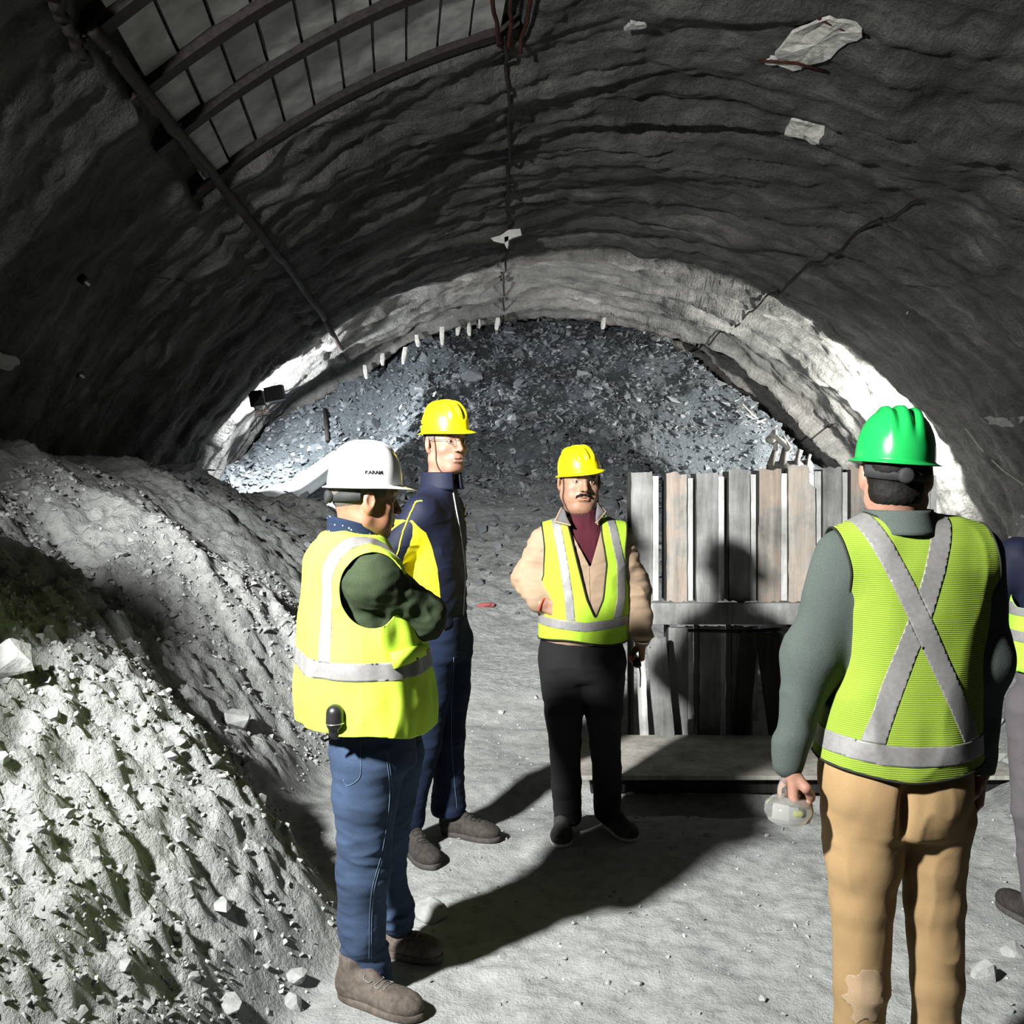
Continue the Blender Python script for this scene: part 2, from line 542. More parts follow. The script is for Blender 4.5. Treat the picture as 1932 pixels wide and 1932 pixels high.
def build_rocks():
    rs = np.random.RandomState(3)
    flat = [rock_proto(rs, 10, 0.28) for _ in range(14)]
    blocky = [rock_proto(rs, 12, 0.62) for _ in range(14)]
    tilt = Matrix.Rotation(math.radians(28), 3, 'X')
    # shattered slate all over the upper rubble slope (countless)
    n = 26000
    y = 8.6 + 12.6 * rs.rand(n) ** 0.8
    x = -4.6 + 9.6 * rs.rand(n)
    hs = slope_h(x, y)
    keep = (hs > 0.30) & (rs.rand(n) < 0.10 + 0.9 * sstep(0.8, 1.7, hs + 0.5 * vnoise(x * .8, y * .5, 0, 91)))
    x, y = x[keep], y[keep]
    z = ground(x, y)
    S = 0.030 + 0.055 * rs.rand(len(x)) ** 2.2 + 0.08 * (rs.rand(len(x)) > 0.98)
    o = scatter('slate_rubble', flat, np.stack([x, y, z + 0.3 * S], -1), S * (0.8 + 0.01 * y), SLATE, rs, tilt, 0.42)
    tag(o, 'shattered blue grey slate fragments covering the collapse slope', 'slate rubble', kind='stuff')
    # a few big slabs one can pick out
    slabs = [(885, 715, 17.6, .36, 'large pale slate slab high in the middle of the rubble face'),
             (795, 735, 17.3, .30, 'broad slate slab above the tall man\'s yellow helmet'),
             (945, 740, 17.0, .26, 'tilted dark slate slab right of the large pale slab'),
             (980, 672, 18.4, .26, 'slate slab near the top of the rubble face'),
             (895, 802, 15.9, .26, 'pale slate slab just right of the tall man\'s yellow helmet'),
             (1000, 790, 16.0, .20, 'grey slab left of and above the moustached man\'s helmet'),
             (700, 800, 16.2, .26, 'slate slab above the white helmet'),
             (1050, 830, 15.2, .20, 'small pale slab directly above the moustached man\'s helmet'),
             (1215, 835, 15.2, .22, 'grey slab above the left end of the planked barrier')]
    for px, py, yy, s, lab in slabs:
        # walk along the sight line to the slope surface
        for q in np.arange(8, 22, .05):
            p = W(px, py, q)
            if ground(p[0], p[1]) > p[2]: break
        V, Fc = rock_proto(rs, 11, 0.22)
        M = np.array(Matrix.Rotation(math.radians(50), 3, 'X') @ Matrix.Rotation(rs.rand() * 6, 3, 'Z'))
        o = mesh_obj('slate_slab', (V * s * 0.8) @ M.T, Fc, SLATE, smooth=False)
        o.location = (p[0], p[1], p[2] + 0.02)
        tag(o, lab, 'rock')
    # clods of the near muck heap and berm
    n = 24000
    x = -3.4 + 3.3 * rs.rand(n); y = 1.9 + 6.0 * rs.rand(n) ** 1.5
    m = mound_h(x, y)
    cl = sstep(-0.25, 0.5, fbm(x * 1.6, y * 1.6, 0, 3, 71) + 0.25 * sstep(4.6, 3.0, y))
    keep = (m > 0.05) & (rs.rand(n) < 0.08 + 0.92 * cl)
    x, y = x[keep], y[keep]
    z = ground(x, y)
    S = 0.0045 + 0.010 * rs.rand(len(x)) ** 2 + 0.014 * (rs.rand(len(x)) > 0.975)
    S = S * (0.8 + 0.12 * y)
    o = scatter('muck_clods', blocky, np.stack([x, y, z + 0.2 * S], -1), S, PEBBLE, rs, None, 0.6)
    tag(o, 'loose pale clods and chips strewn over the muck heap', 'clods', kind='stuff')
    n = 1500
    x = 1.6 + 4.5 * rs.rand(n); y = 3.4 + 7.0 * rs.rand(n)
    keep = berm_h(x, y) > 0.08
    x, y = x[keep], y[keep]; z = ground(x, y)
    S = 0.02 + 0.06 * rs.rand(len(x)) ** 2
    o = scatter('heap_clods', blocky, np.stack([x, y, z + 0.3 * S], -1), S, PEBBLE, rs, None, 0.6)
    tag(o, 'pale broken lumps lying over the heap at the right wall', 'clods', kind='stuff')
    # chips on the trodden floor
    n = 5000
    x = -0.9 + 3.8 * rs.rand(n); y = 2.2 + 4.6 * rs.rand(n) ** 1.1
    keep = (mound_h(x, y) < 0.05) & (berm_h(x, y) < 0.1)
    x, y = x[keep], y[keep]; z = ground(x, y)
    S = 0.0022 + 0.0075 * rs.rand(len(x)) ** 5
    S = S * (1 + 0.5 * rs.rand(len(x)))
    o = scatter('floor_grit', blocky, np.stack([x, y, z + 0.2 * S], -1), S, PEBBLE, rs, None, 0.4)
    tag(o, 'fine grit and chips scattered on the trodden floor', 'grit', kind='stuff')
    # stones one can point at: (px, py, half size m, height ratio, label)
    st = [(955, 1584, .016, .7, 'pebble beside the toe of the tall man\'s front boot'),
          (1172, 1700, .018, .7, 'small stone on the floor at the bend of the long shadow'),
          (1335, 1578, .022, .6, 'small pale stone on the floor between barrier platform and open floor'),
          (1204, 1857, .025, .4, 'flat pale chip on the open floor in the foreground'),
          (1438, 1889, .020, .7, 'rounded stone on the floor near the khaki trousers'),
          (1090, 1896, .018, .7, 'small stone at the bottom edge of the picture'),
          (1856, 1848, .050, 1.2, 'pointed pale stone standing right of the khaki trousers'),
          (1912, 1800, .055, .5, 'flat pale stone at the right edge on the floor'),
          (812, 1728, .085, .35, 'flat rock slab in the floor beside the denim trouser leg'),
          (760, 1712, .060, .4, 'broken rock beside the knee of the blue jeans'),
          (945, 1345, .040, .6, 'pale lump on the rubble ground left of the black trousers'),
          (1010, 1318, .030, .8, 'small upright pale stone beside the black trousers'),
          (1190, 1495, .055, .35, 'pale flat stone under the front edge of the wooden platform'),
          (1300, 1497, .045, .4, 'grey stone in the hollow before the wooden platform'),
          (1255, 1478, .05, .4, 'dark stone partly under the wooden platform'),
          (420, 1718, .050, .5, 'rounded pale stone low on the muck heap'),
          (225, 1648, .030, .7, 'bright angular stone in the middle of the muck heap'),
          (520, 1560, .035, .8, 'pale lump beside the dark gully of the muck heap'),
          (365, 1850, .030, .7, 'bright lump near the lower edge of the muck heap'),
          (240, 1825, .032, .6, 'whitish angular stone near the bottom left'),
          (430, 1900, .055, .3, 'flat grey slab in the lower left foreground'),
          (560, 1850, .05, .6, 'blocky stone left of the brown shoe'),
          (555, 1900, .045, .9, 'tall bright stone at the bottom edge left of the brown shoe'),
          (320, 1430, .045, .5, 'pale clod at the upper edge of the lit part of the heap'),
          (400, 1440, .050, .5, 'flat pale clod near the crest of the lit heap'),
          (445, 1370, .075, .8, 'large crumbly clod above the dark gully'),
          (18, 1262, .085, .8, 'whitish boulder at the left edge of the picture'),
          (35, 1290, .03, .8, 'small pale stone below the whitish boulder'),
          (230, 1050, .06, .25, 'flat pale slab on the far part of the muck heap'),
          (340, 1405, .03, .6, 'small pale clod high on the lit part of the heap'),
          (100, 1360, .04, .7, 'pale lump at the upper left of the lit heap'),
          (265, 1365, .03, .7, 'small whitish lump in the shaded part of the heap')]
    for px, py, s, fl, lab in st:
        for q in np.arange(1.9, 12, .01):
            p = W(px, py, q)
            if ground(p[0], p[1]) > p[2]: break
        V, Fc = rock_proto(rs, 34, fl)
        s *= 0.8 if s < .06 else 1.0
        M = np.array(Matrix.Rotation(rs.normal() * .25, 3, 'X') @ Matrix.Rotation(rs.rand() * 6, 3, 'Z'))
        o = mesh_obj('stone', (V * s) @ M.T, Fc, STONE, smooth=False)
        o.location = (p[0], p[1], ground(p[0], p[1]) + 0.3 * s * fl)
        tag(o, lab, 'stone')

# ------------------------------------------------------------------ implicit-surface modelling
class Field:
    """signed distance samples on a rectilinear grid; primitives are blended in locally"""
    def __init__(self, lo, hi, step, fine=()):
        """fine: list of (axis, a, b, step) ranges with smaller spacing"""
        self.ax = []
        for i in range(3):
            t = [lo[i]]
            fr = [f for f in fine if f[0] == i]
            while t[-1] < hi[i]:
                st = step
                for _, a, b, s in fr:
                    if a - step <= t[-1] <= b: st = min(st, s)
                t.append(t[-1] + st)
            self.ax.append(np.array(t, np.float32))
        self.v = np.full([len(a) for a in self.ax], 0.3, np.float32)
    def sub(self, lo, hi):
        sl = []
        for i in range(3):
            a = np.searchsorted(self.ax[i], lo[i]); b = np.searchsorted(self.ax[i], hi[i])
            sl.append(slice(max(0, a - 1), min(len(self.ax[i]), b + 1)))
        if any(s.start >= s.stop for s in sl): return None
        X = self.ax[0][sl[0]][:, None, None]; Y = self.ax[1][sl[1]][None, :, None]; Z = self.ax[2][sl[2]][None, None, :]
        return tuple(sl), X, Y, Z
    def put(self, sl, d, k, mode):
        a = self.v[sl]
        if mode == 'add':
            h = np.maximum(k - np.abs(a - d), 0) / k
            self.v[sl] = np.minimum(a, d) - h * h * k * 0.25
        else:                                   # carve away
            h = np.maximum(k - np.abs(a + d), 0) / k
            self.v[sl] = np.maximum(a, -d) + h * h * k * 0.25
    def cap(self, a, b, ra, rb=None, k=0.02, mode='add'):
        a = np.array(a, float); b = np.array(b, float); rb = ra if rb is None else rb
        m = max(ra, rb) + k + 0.03
        s = self.sub(np.minimum(a, b) - m, np.maximum(a, b) + m)
        if s is None: return self
        sl, X, Y, Z = s
        ba = b - a; L2 = max(ba @ ba, 1e-9)
        px, py, pz = X - a[0], Y - a[1], Z - a[2]
        t = np.clip((px * ba[0] + py * ba[1] + pz * ba[2]) / L2, 0, 1)
        d = np.sqrt((px - t * ba[0]) ** 2 + (py - t * ba[1]) ** 2 + (pz - t * ba[2]) ** 2) - (ra + (rb - ra) * t)
        self.put(sl, d, k, mode); return self
    def chain(self, pts, rs, k=0.02):
        for i in range(len(pts) - 1):
            self.cap(pts[i], pts[i + 1], rs[i], rs[i + 1], k)
        return self
    def ell(self, c, r, M=None, k=0.02, mode='add'):
        """ellipsoid; the columns of M are its axes"""
        c = np.array(c, float); m = max(r) + k + 0.03
        s = self.sub(c - m, c + m)
        if s is None: return self
        sl, X, Y, Z = s
        M = np.eye(3) if M is None else M
        q = [(X - c[0]) * M[0, i] + (Y - c[1]) * M[1, i] + (Z - c[2]) * M[2, i] for i in range(3)]
        k0 = np.sqrt(sum((q[i] / r[i]) ** 2 for i in range(3)))
        k1 = np.sqrt(sum((q[i] / r[i] ** 2) ** 2 for i in range(3)))
        d = k0 * (k0 - 1) / np.maximum(k1, 1e-6)
        self.put(sl, d, k, mode); return self
    def loft(self, secs, ang, k=0.03, p=2.3, mode='add', grow=0.0, rnd=0.02):
        """upright trunk: sections (z, x, y, half width, half depth); ang = facing direction"""
        S = np.array(sorted(secs), float)
        m = S[:, 3:].max() + 0.08 + k
        s = self.sub([S[:, 1].min() - m, S[:, 2].min() - m, S[0, 0] - 0.07], [S[:, 1].max() + m, S[:, 2].max() + m, S[-1, 0] + 0.07])
        if s is None: return self
        sl, X, Y, Z = s
        z = Z[0, 0]
        zz = np.clip(z, S[0, 0], S[-1, 0])
        # smooth interpolation of the sections
        def ip(j):
            t = np.interp(zz, S[:, 0], np.arange(len(S)))
            i = np.clip(np.floor(t).astype(int), 0, len(S) - 2); f = t - i
            p0 = S[np.maximum(i - 1, 0), j]; p1 = S[i, j]; p2 = S[i + 1, j]; p3 = S[np.minimum(i + 2, len(S) - 1), j]
            return 0.5 * (2 * p1 + (p2 - p0) * f + (2 * p0 - 5 * p1 + 4 * p2 - p3) * f * f + (3 * p1 - p0 - 3 * p2 + p3) * f ** 3)
        cx, cy, rw, rd = ip(1), ip(2), ip(3) + grow, ip(4) + grow
        fx, fy = math.cos(ang), math.sin(ang)
        u = (X - cx) * fy - (Y - cy) * fx          # + to the person's right
        v = (X - cx) * fx + (Y - cy) * fy          # + to the front
        q = (np.abs(u / rw) ** p + np.abs(v / rd) ** p) ** (1 / p)
        d = (q - 1) * np.minimum(rw, rd)
        dz = np.maximum(S[0, 0] - grow - Z, Z - S[-1, 0] - grow)
        dz = dz + rnd; d2 = d + rnd
        d = np.where((d2 > 0) & (dz > 0), np.sqrt(np.maximum(d2, 0) ** 2 + np.maximum(dz, 0) ** 2), np.maximum(d2, dz)) - rnd
        self.put(sl, d.astype(np.float32), k, mode); return self
    def plane(self, pt, n, rnd=0.006):
        """keep only the side the normal points away from"""
        X = self.ax[0][:, None, None]; Y = self.ax[1][None, :, None]; Z = self.ax[2][None, None, :]
        n = np.array(n, float); n /= np.linalg.norm(n)
        d = (X - pt[0]) * n[0] + (Y - pt[1]) * n[1] + (Z - pt[2]) * n[2]
        h = np.maximum(rnd - np.abs(self.v - d), 0) / rnd
        self.v = np.maximum(self.v, d) + h * h * rnd * 0.25
        return self
    def mesh(self):
        v = self.v.copy()
        for i in range(3):                      # close at the border
            sl = [slice(None)] * 3
            sl[i] = 0; v[tuple(sl)] = 0.1
            sl[i] = -1; v[tuple(sl)] = 0.1
        ins = v < 0
        c = ins[:-1, :-1, :-1].astype(np.int8)
        for dx, dy, dz in ((1,0,0),(0,1,0),(1,1,0),(0,0,1),(1,0,1),(0,1,1),(1,1,1)):
            c = c + ins[dx:dx + c.shape[0], dy:dy + c.shape[1], dz:dz + c.shape[2]]
        act = (c > 0) & (c < 8)
        I, J, K = np.nonzero(act)
        vid = np.full(act.shape, -1, np.int64); vid[I, J, K] = np.arange(len(I))
        P = np.zeros((len(I), 3)); cnt = np.zeros(len(I))
        axs = self.ax
        cor = [(0,0,0),(1,0,0),(0,1,0),(1,1,0),(0,0,1),(1,0,1),(0,1,1),(1,1,1)]
        vals = [v[I + a, J + b, K + g] for a, b, g in cor]
        for a, b in ((0,1),(2,3),(4,5),(6,7),(0,2),(1,3),(4,6),(5,7),(0,4),(1,5),(2,6),(3,7)):
            va, vb = vals[a], vals[b]
            cr = (va < 0) != (vb < 0)
            t = np.where(cr, va / np.where(cr, va - vb, 1), 0)
            for i, idx in enumerate((I, J, K)):
                pa = axs[i][idx + cor[a][i]]; pb = axs[i][idx + cor[b][i]]
                P[:, i] += np.where(cr, pa + t * (pb - pa), 0)
            cnt += cr
        P /= cnt[:, None]
        Q = []
        for ax in range(3):
            o = [i for i in range(3) if i != ax]
            s0 = [slice(None)] * 3; s1 = [slice(None)] * 3
            s0[ax] = slice(0, -1); s1[ax] = slice(1, None)
            ch = ins[tuple(s0)] != ins[tuple(s1)]
            E = np.array(np.nonzero(ch))
            ok = (E[o[0]] > 0) & (E[o[1]] > 0) & (E[o[0]] < v.shape[o[0]] - 1) & (E[o[1]] < v.shape[o[1]] - 1)
            E = E[:, ok]
            pos = ins[tuple(E)]
            def gi(d0, d1):
                e = E.copy(); e[o[0]] += d0; e[o[1]] += d1
                return vid[e[0], e[1], e[2]]
            q = np.stack([gi(-1, -1), gi(0, -1), gi(0, 0), gi(-1, 0)], -1)
            flip = pos if ax != 1 else ~pos
            q[~flip] = q[~flip][:, ::-1]
            Q.append(q)
        Fq = np.concatenate(Q)
        return P, Fq

def biggest(V, Fq, keep_min=200):
    """drop small stray islands"""
    lab = np.arange(len(V))
    for _ in range(400):
        m = lab[Fq].min(1)
        new = lab.copy()
        for k in range(Fq.shape[1]): np.minimum.at(new, Fq[:, k], m)
        new = new[new]
        if (new == lab).all(): break
        lab = new
    u, c = np.unique(lab, return_counts=True)
    good = np.isin(lab, u[c >= keep_min])
    Fq = Fq[good[Fq].all(1)]
    used, inv = np.unique(Fq, return_inverse=True)
    return V[used], inv.reshape(Fq.shape)

def relax(V, Fq, n=2, a=0.4):
    deg = np.zeros(len(V)); k = Fq.shape[1]
    for i in range(k): deg += np.bincount(Fq[:, i], minlength=len(V)) * 2
    for _ in range(n):
        for s in (a, -a * 1.03):
            S = np.zeros_like(V)
            for i in range(k):
                for nb in (Fq[:, (i + 1) % k], Fq[:, i - 1]):
                    for j in range(3): S[:, j] += np.bincount(Fq[:, i], weights=V[nb, j], minlength=len(V))
            V = V + s * (S / np.maximum(deg, 1)[:, None] - V)
    return V

def folds(V, N, amp, scale, seed, stretch=(1, 1, 1), sharp=1.6):
    """cloth folds: soft ridges pushed along the normals"""
    q = V * np.array(stretch) * scale
    wx = 0.6 * vnoise(q[:, 0] * .6, q[:, 1] * .6, q[:, 2] * .6, seed + 3)
    n = vnoise(q[:, 0] + wx, q[:, 1] - wx, q[:, 2] + wx, seed)
    r = (1 - np.abs(n) * 2.0) * 0.6
    n2 = vnoise(q[:, 0] * 2.3, q[:, 1] * 2.3, q[:, 2] * 2.3, seed + 9)
    a = amp if np.isscalar(amp) else amp[:, None]
    return V + N * ((np.sign(r) * np.abs(r) ** sharp) * 1.0 + 0.35 * n2)[:, None] * a

def clip(V, Fq, g):
    """keep the part of the surface where g > 0, cutting faces along g = 0"""
    g = np.where(np.abs(g) < 1e-7, 1e-7, g)
    ins = g > 0
    k = Fq.shape[1]
    cnt = ins[Fq].sum(1)
    full = Fq[cnt == k]; part = Fq[(cnt > 0) & (cnt < k)]
    nv = [];
    ed = {}
    faces = [tuple(f) for f in full.tolist()]
    base = len(V)
    for f in part.tolist():
        out = []
        for i in range(k):
            a, b = f[i], f[(i + 1) % k]
            if ins[a]: out.append(a)
            if ins[a] != ins[b]:
                key = (a, b) if a < b else (b, a)
                if key not in ed:
                    t = g[a] / (g[a] - g[b])
                    ed[key] = base + len(nv); nv.append(V[a] + t * (V[b] - V[a]))
                out.append(ed[key])
        if len(out) >= 3: faces.append(tuple(out))
    VV = np.concatenate([V, np.array(nv)]) if nv else V
    used = sorted({i for f in faces for i in f})
    mp = {u: i for i, u in enumerate(used)}
    return VV[used], [tuple(mp[i] for i in f) for f in faces]

def tri(faces):
    out = []
    for f in faces:
        for i in range(1, len(f) - 1): out.append((f[0], f[i], f[i + 1]))
    return np.array(out)

def clip_all(V, Fq, gs):
    for g in gs:
        V, fs = clip(V, Fq, g(V))
        if not fs: return V, np.zeros((0, 3), int)
        Fq = tri(fs)
    return V, Fq

def shell(name, V, Ft, t, mat, parent, out=0.0):
    """open sheet with thickness t, pushed out along its normals"""
    N = vnormals(V, Ft)
    A = V + N * (out + t); B = V + N * out
    e = {}
    for f in Ft.tolist():
        for i in range(3):
            a, b = f[i], f[(i + 1) % 3]
            if (b, a) in e: del e[(b, a)]
            else: e[(a, b)] = 1
    n = len(V)
    rim = []
    for a, b in e: rim += [(b, a, a + n), (b, a + n, b + n)]
    FF = np.concatenate([Ft, Ft[:, ::-1] + n, np.array(rim) if rim else np.zeros((0, 3), int)])
    return mesh_obj(name, np.concatenate([A, B]), FF, mat, parent)

def tube(name, pts, r, mat, parent=None, n=8, closed=False, caps=True):
    pts = np.array(pts, float)
    m = len(pts); rr = np.full(m, r) if np.isscalar(r) else np.array(r)
    V = []; up = None
    for i in range(m):
        if closed: d = pts[(i + 1) % m] - pts[i - 1]
        else: d = pts[min(i + 1, m - 1)] - pts[max(i - 1, 0)]
        d = d / max(np.linalg.norm(d), 1e-9)
        if up is None:
            up = np.cross(d, [0, 0, 1.0]) if abs(d[2]) < 0.9 else np.cross(d, [1.0, 0, 0])
        up = up - d * (up @ d); up /= max(np.linalg.norm(up), 1e-9)
        b = np.cross(d, up)
        for k in range(n):
            a = 2 * math.pi * k / n
            V.append(pts[i] + rr[i] * (math.cos(a) * up + math.sin(a) * b))
    Fc = []
    for i in range(m if closed else m - 1):
        j = (i + 1) % m
        for k in range(n):
            Fc.append((i * n + k, i * n + (k + 1) % n, j * n + (k + 1) % n, j * n + k))
    if caps and not closed:
        Fc.append(tuple(range(n))[::-1]); Fc.append(tuple((m - 1) * n + k for k in range(n)))
    return mesh_obj(name, V, Fc, mat, parent)

def curve_pts(P, n=24):
    """smooth curve through control points"""
    P = np.array(P, float); m = len(P)
    t = np.linspace(0, m - 1, n); i = np.clip(np.floor(t).astype(int), 0, m - 2); f = (t - i)[:, None]
    p0 = P[np.maximum(i - 1, 0)]; p1 = P[i]; p2 = P[i + 1]; p3 = P[np.minimum(i + 2, m - 1)]
    return 0.5 * (2 * p1 + (p2 - p0) * f + (2 * p0 - 5 * p1 + 4 * p2 - p3) * f * f + (3 * p1 - p0 - 3 * p2 + p3) * f ** 3)

def hug(V, Ft, pts, out=0.003):
    """drop points onto the nearest vertex of a surface and lift them by out"""
    N = vnormals(V, Ft)
    res = []
    for p in np.array(pts, float):
        i = np.argsort(((V - p) ** 2).sum(1))[:6]
        w = 1 / (np.sqrt(((V[i] - p) ** 2).sum(1)) + 1e-4); w /= w.sum()
        c = (V[i] * w[:, None]).sum(0); n = (N[i] * w[:, None]).sum(0); n /= np.linalg.norm(n)
        q = p - n * ((p - c) @ n)
        res.append(q + n * out)
    return np.array(res)

def hugv(V, Ft, pts, out=0.003):
    """lay points on the side of a garment that faces the photographer"""
    N = vnormals(V, Ft); o = np.array([0, 0, CAMZ])
    D = V - o; fc = (N * D).sum(1) < 0
    I = np.nonzero(fc)[0]; sx = V[I, 0] / V[I, 1]; sz = (V[I, 2] - CAMZ) / V[I, 1]
    res = []
    for p in np.array(pts, float):
        d = np.hypot(sx - p[0] / p[1], sz - (p[2] - CAMZ) / p[1])
        j = np.argsort(d)[:14]; j = j[d[j] < d[j[0]] + .006]
        ymin = V[I[j], 1].min(); j = j[V[I[j], 1] < ymin + .03][:5]
        w = 1 / (d[j] + 1e-3); w /= w.sum(); k = I[j]
        c = (V[k] * w[:, None]).sum(0); n = (N[k] * w[:, None]).sum(0); n /= np.linalg.norm(n)
        t = p - o; t = t / np.linalg.norm(t)
        s = ((c - o) @ n) / (t @ n) if abs(t @ n) > .25 else np.linalg.norm(c - o)
        q = o + t * s
        if np.linalg.norm(q - c) > .03: q = c
        res.append(q + n * out)
    return np.array(res)

def frame(yaw, pitch=0.0, roll=0.0):
    """columns: right, forward, up of something that faces the compass angle yaw"""
    f0 = np.array([math.cos(yaw), math.sin(yaw), 0.0]); r0 = np.array([math.sin(yaw), -math.cos(yaw), 0.0]); u0 = np.array([0, 0, 1.0])
    f = f0 * math.cos(pitch) + u0 * math.sin(pitch); u = -f0 * math.sin(pitch) + u0 * math.cos(pitch)
    r = r0 * math.cos(roll) + u * math.sin(roll); u = u * math.cos(roll) - r0 * math.sin(roll)
    return np.stack([r, f, u], -1)

# ------------------------------------------------------------------ heads, hands, shoes, helmets
def add_head(f, c, M, s=1.0, wide=1.0, heavy=0.0, ears=True):
    P = lambda x, y, z: np.array(c) + s * (M @ np.array([x * wide, y, z]))
    R = lambda *r: [s * q for q in r]
    f.ell(P(0, -.012, .035), R(.076 * wide, .098, .088), M, .02)
    f.ell(P(0, .022, -.035), R(.063 * wide, .070, .082), M, .03)
    f.ell(P(0, .040, -.070), R(.046 * wide + heavy * .5, .045, .045), M, .02)
    f.ell(P(0, .066, -.097), R(.020, .018, .016), M, .02)                 # chin
    for sx in (-1, 1):
        f.cap(P(sx * .056, -.010, -.060), P(sx * .022, .060, -.099), .016 * s, .014 * s, .025)   # jaw line
        f.ell(P(sx * .044, .052, -.022), R(.022, .022, .018), M, .02)     # cheekbone
        if heavy: f.ell(P(sx * .040, .045, -.058), R(.026, .028, .030), M, .02)
        f.cap(P(sx * .012, .084, .030), P(sx * .042, .070, .030), .0085 * s, .007 * s, .012)     # brow
    f.cap(P(0, .082, .045), P(0, .075, .075), .02 * s, .02 * s, .03)
    for sx in (-1, 1):
        f.ell(P(sx * .031, .092, .010), R(.0155, .011, .0105), M, .010, 'cut')                   # eye socket
        f.ell(P(sx * .031, .073, .009), R(.0135, .0130, .0125), M, .004)                         # lids over the eyeball
        f.ell(P(sx * .031, .0865, .0085), R(.0125, .0060, .0034), M, .003, 'cut')                # eye opening
    f.chain([P(0, .086, .022), P(0, .097, .000), P(0, .111, -.024)], [.0075 * s, .0085 * s, .0115 * s], .010)
    for sx in (-1, 1):
        f.ell(P(sx * .0135, .098, -.028), R(.0080, .0100, .0070), M, .005)
        f.ell(P(sx * .0075, .103, -.0365), R(.0038, .0050, .0030), M, .002, 'cut')
    f.ell(P(0, .078, -.058), R(.028, .020, .020), M, .012)                # muzzle
    f.cap(P(-.020, .088, -.0575), P(.020, .088, -.0575), .0055 * s, None, .006)
    f.cap(P(0, .092, -.0570), P(0, .092, -.0570), .0065 * s, None, .006)
    f.cap(P(-.016, .089, -.0700), P(.016, .089, -.0700), .0070 * s, None, .006)
    f.ell(P(0, .098, -.0635), R(.024, .0085, .0017), M, .003, 'cut')
    if ears:
        for sx in (-1, 1):
            Me = M @ np.array(Matrix.Rotation(sx * -0.35, 3, 'Z'))
            f.ell(P(sx * .080, -.014, .000), R(.0085, .020, .032), Me, .006)
            f.ell(P(sx * .075, -.010, -.026), R(.007, .010, .012), Me, .006)
            f.ell(P(sx * .089, -.010, .004), R(.0060, .0115, .020), Me, .004, 'cut')

def add_hand(f, wrist, d, palm, side, curl=0.5, s=1.0, thumb=0.6, spread=0.10):
    """hand from the wrist along d; palm = direction the palm faces; side = +1 if the thumb is at d x palm"""
    d = np.array(d, float); d /= np.linalg.norm(d)
    palm = np.array(palm, float); palm -= d * (palm @ d); palm /= np.linalg.norm(palm)
    t = np.cross(d, palm) * side                        # towards the thumb
    w = np.array(wrist, float)
    A = lambda a, b, c: w + s * (a * d + b * t + c * palm)
    f.cap(A(-.03, 0, 0), A(.012, 0, 0), .024 * s, .023 * s, .015)
    for b0, b1 in ((.022, .027), (.008, .010), (-.008, -.009), (-.020, -.026)):
        f.cap(A(.015, b0, 0), A(.078, b1, 0), .0145 * s, .0115 * s, .010)
    tips = []
    for b, L, r, ex in ((.029, .072, .0088, 0), (.010, .080, .0090, .03), (-.009, .074, .0088, .06), (-.027, .058, .0078, .12)):
        p = np.array([.080 if b < .02 else .078, b, 0.0]); ang = 0.0
        sp = b * spread / .03
        for j, (fr, bend) in enumerate(((.46, .95), (.30, 1.25), (.24, .8))):
            ang += bend * (curl + ex)
            q = p + L * fr * np.array([math.cos(ang), sp * math.cos(ang), math.sin(ang)])
            f.cap(A(*p), A(*q), r * s * (1 - .08 * j), r * s * (1 - .08 * (j + 1)), .0035)
            p = q
        tips.append(A(*p))
    # thumb leaves the side of the palm near its base
    p0 = A(.018, .020, .006); p1 = A(.045, .040 + .010 * (1 - thumb), .016 + .010 * thumb)
    p2 = A(.072 - .004 * thumb, .042 + .014 * (1 - thumb) - .014 * thumb, .024 + .018 * thumb); p3 = A(.090 - .010 * thumb, .040 + .020 * (1 - thumb) - .032 * thumb, .030 + .022 * thumb)
    f.chain([p0, p1, p2, p3], [.0165 * s, .0125 * s, .0105 * s, .0085 * s], .006)
    return tips

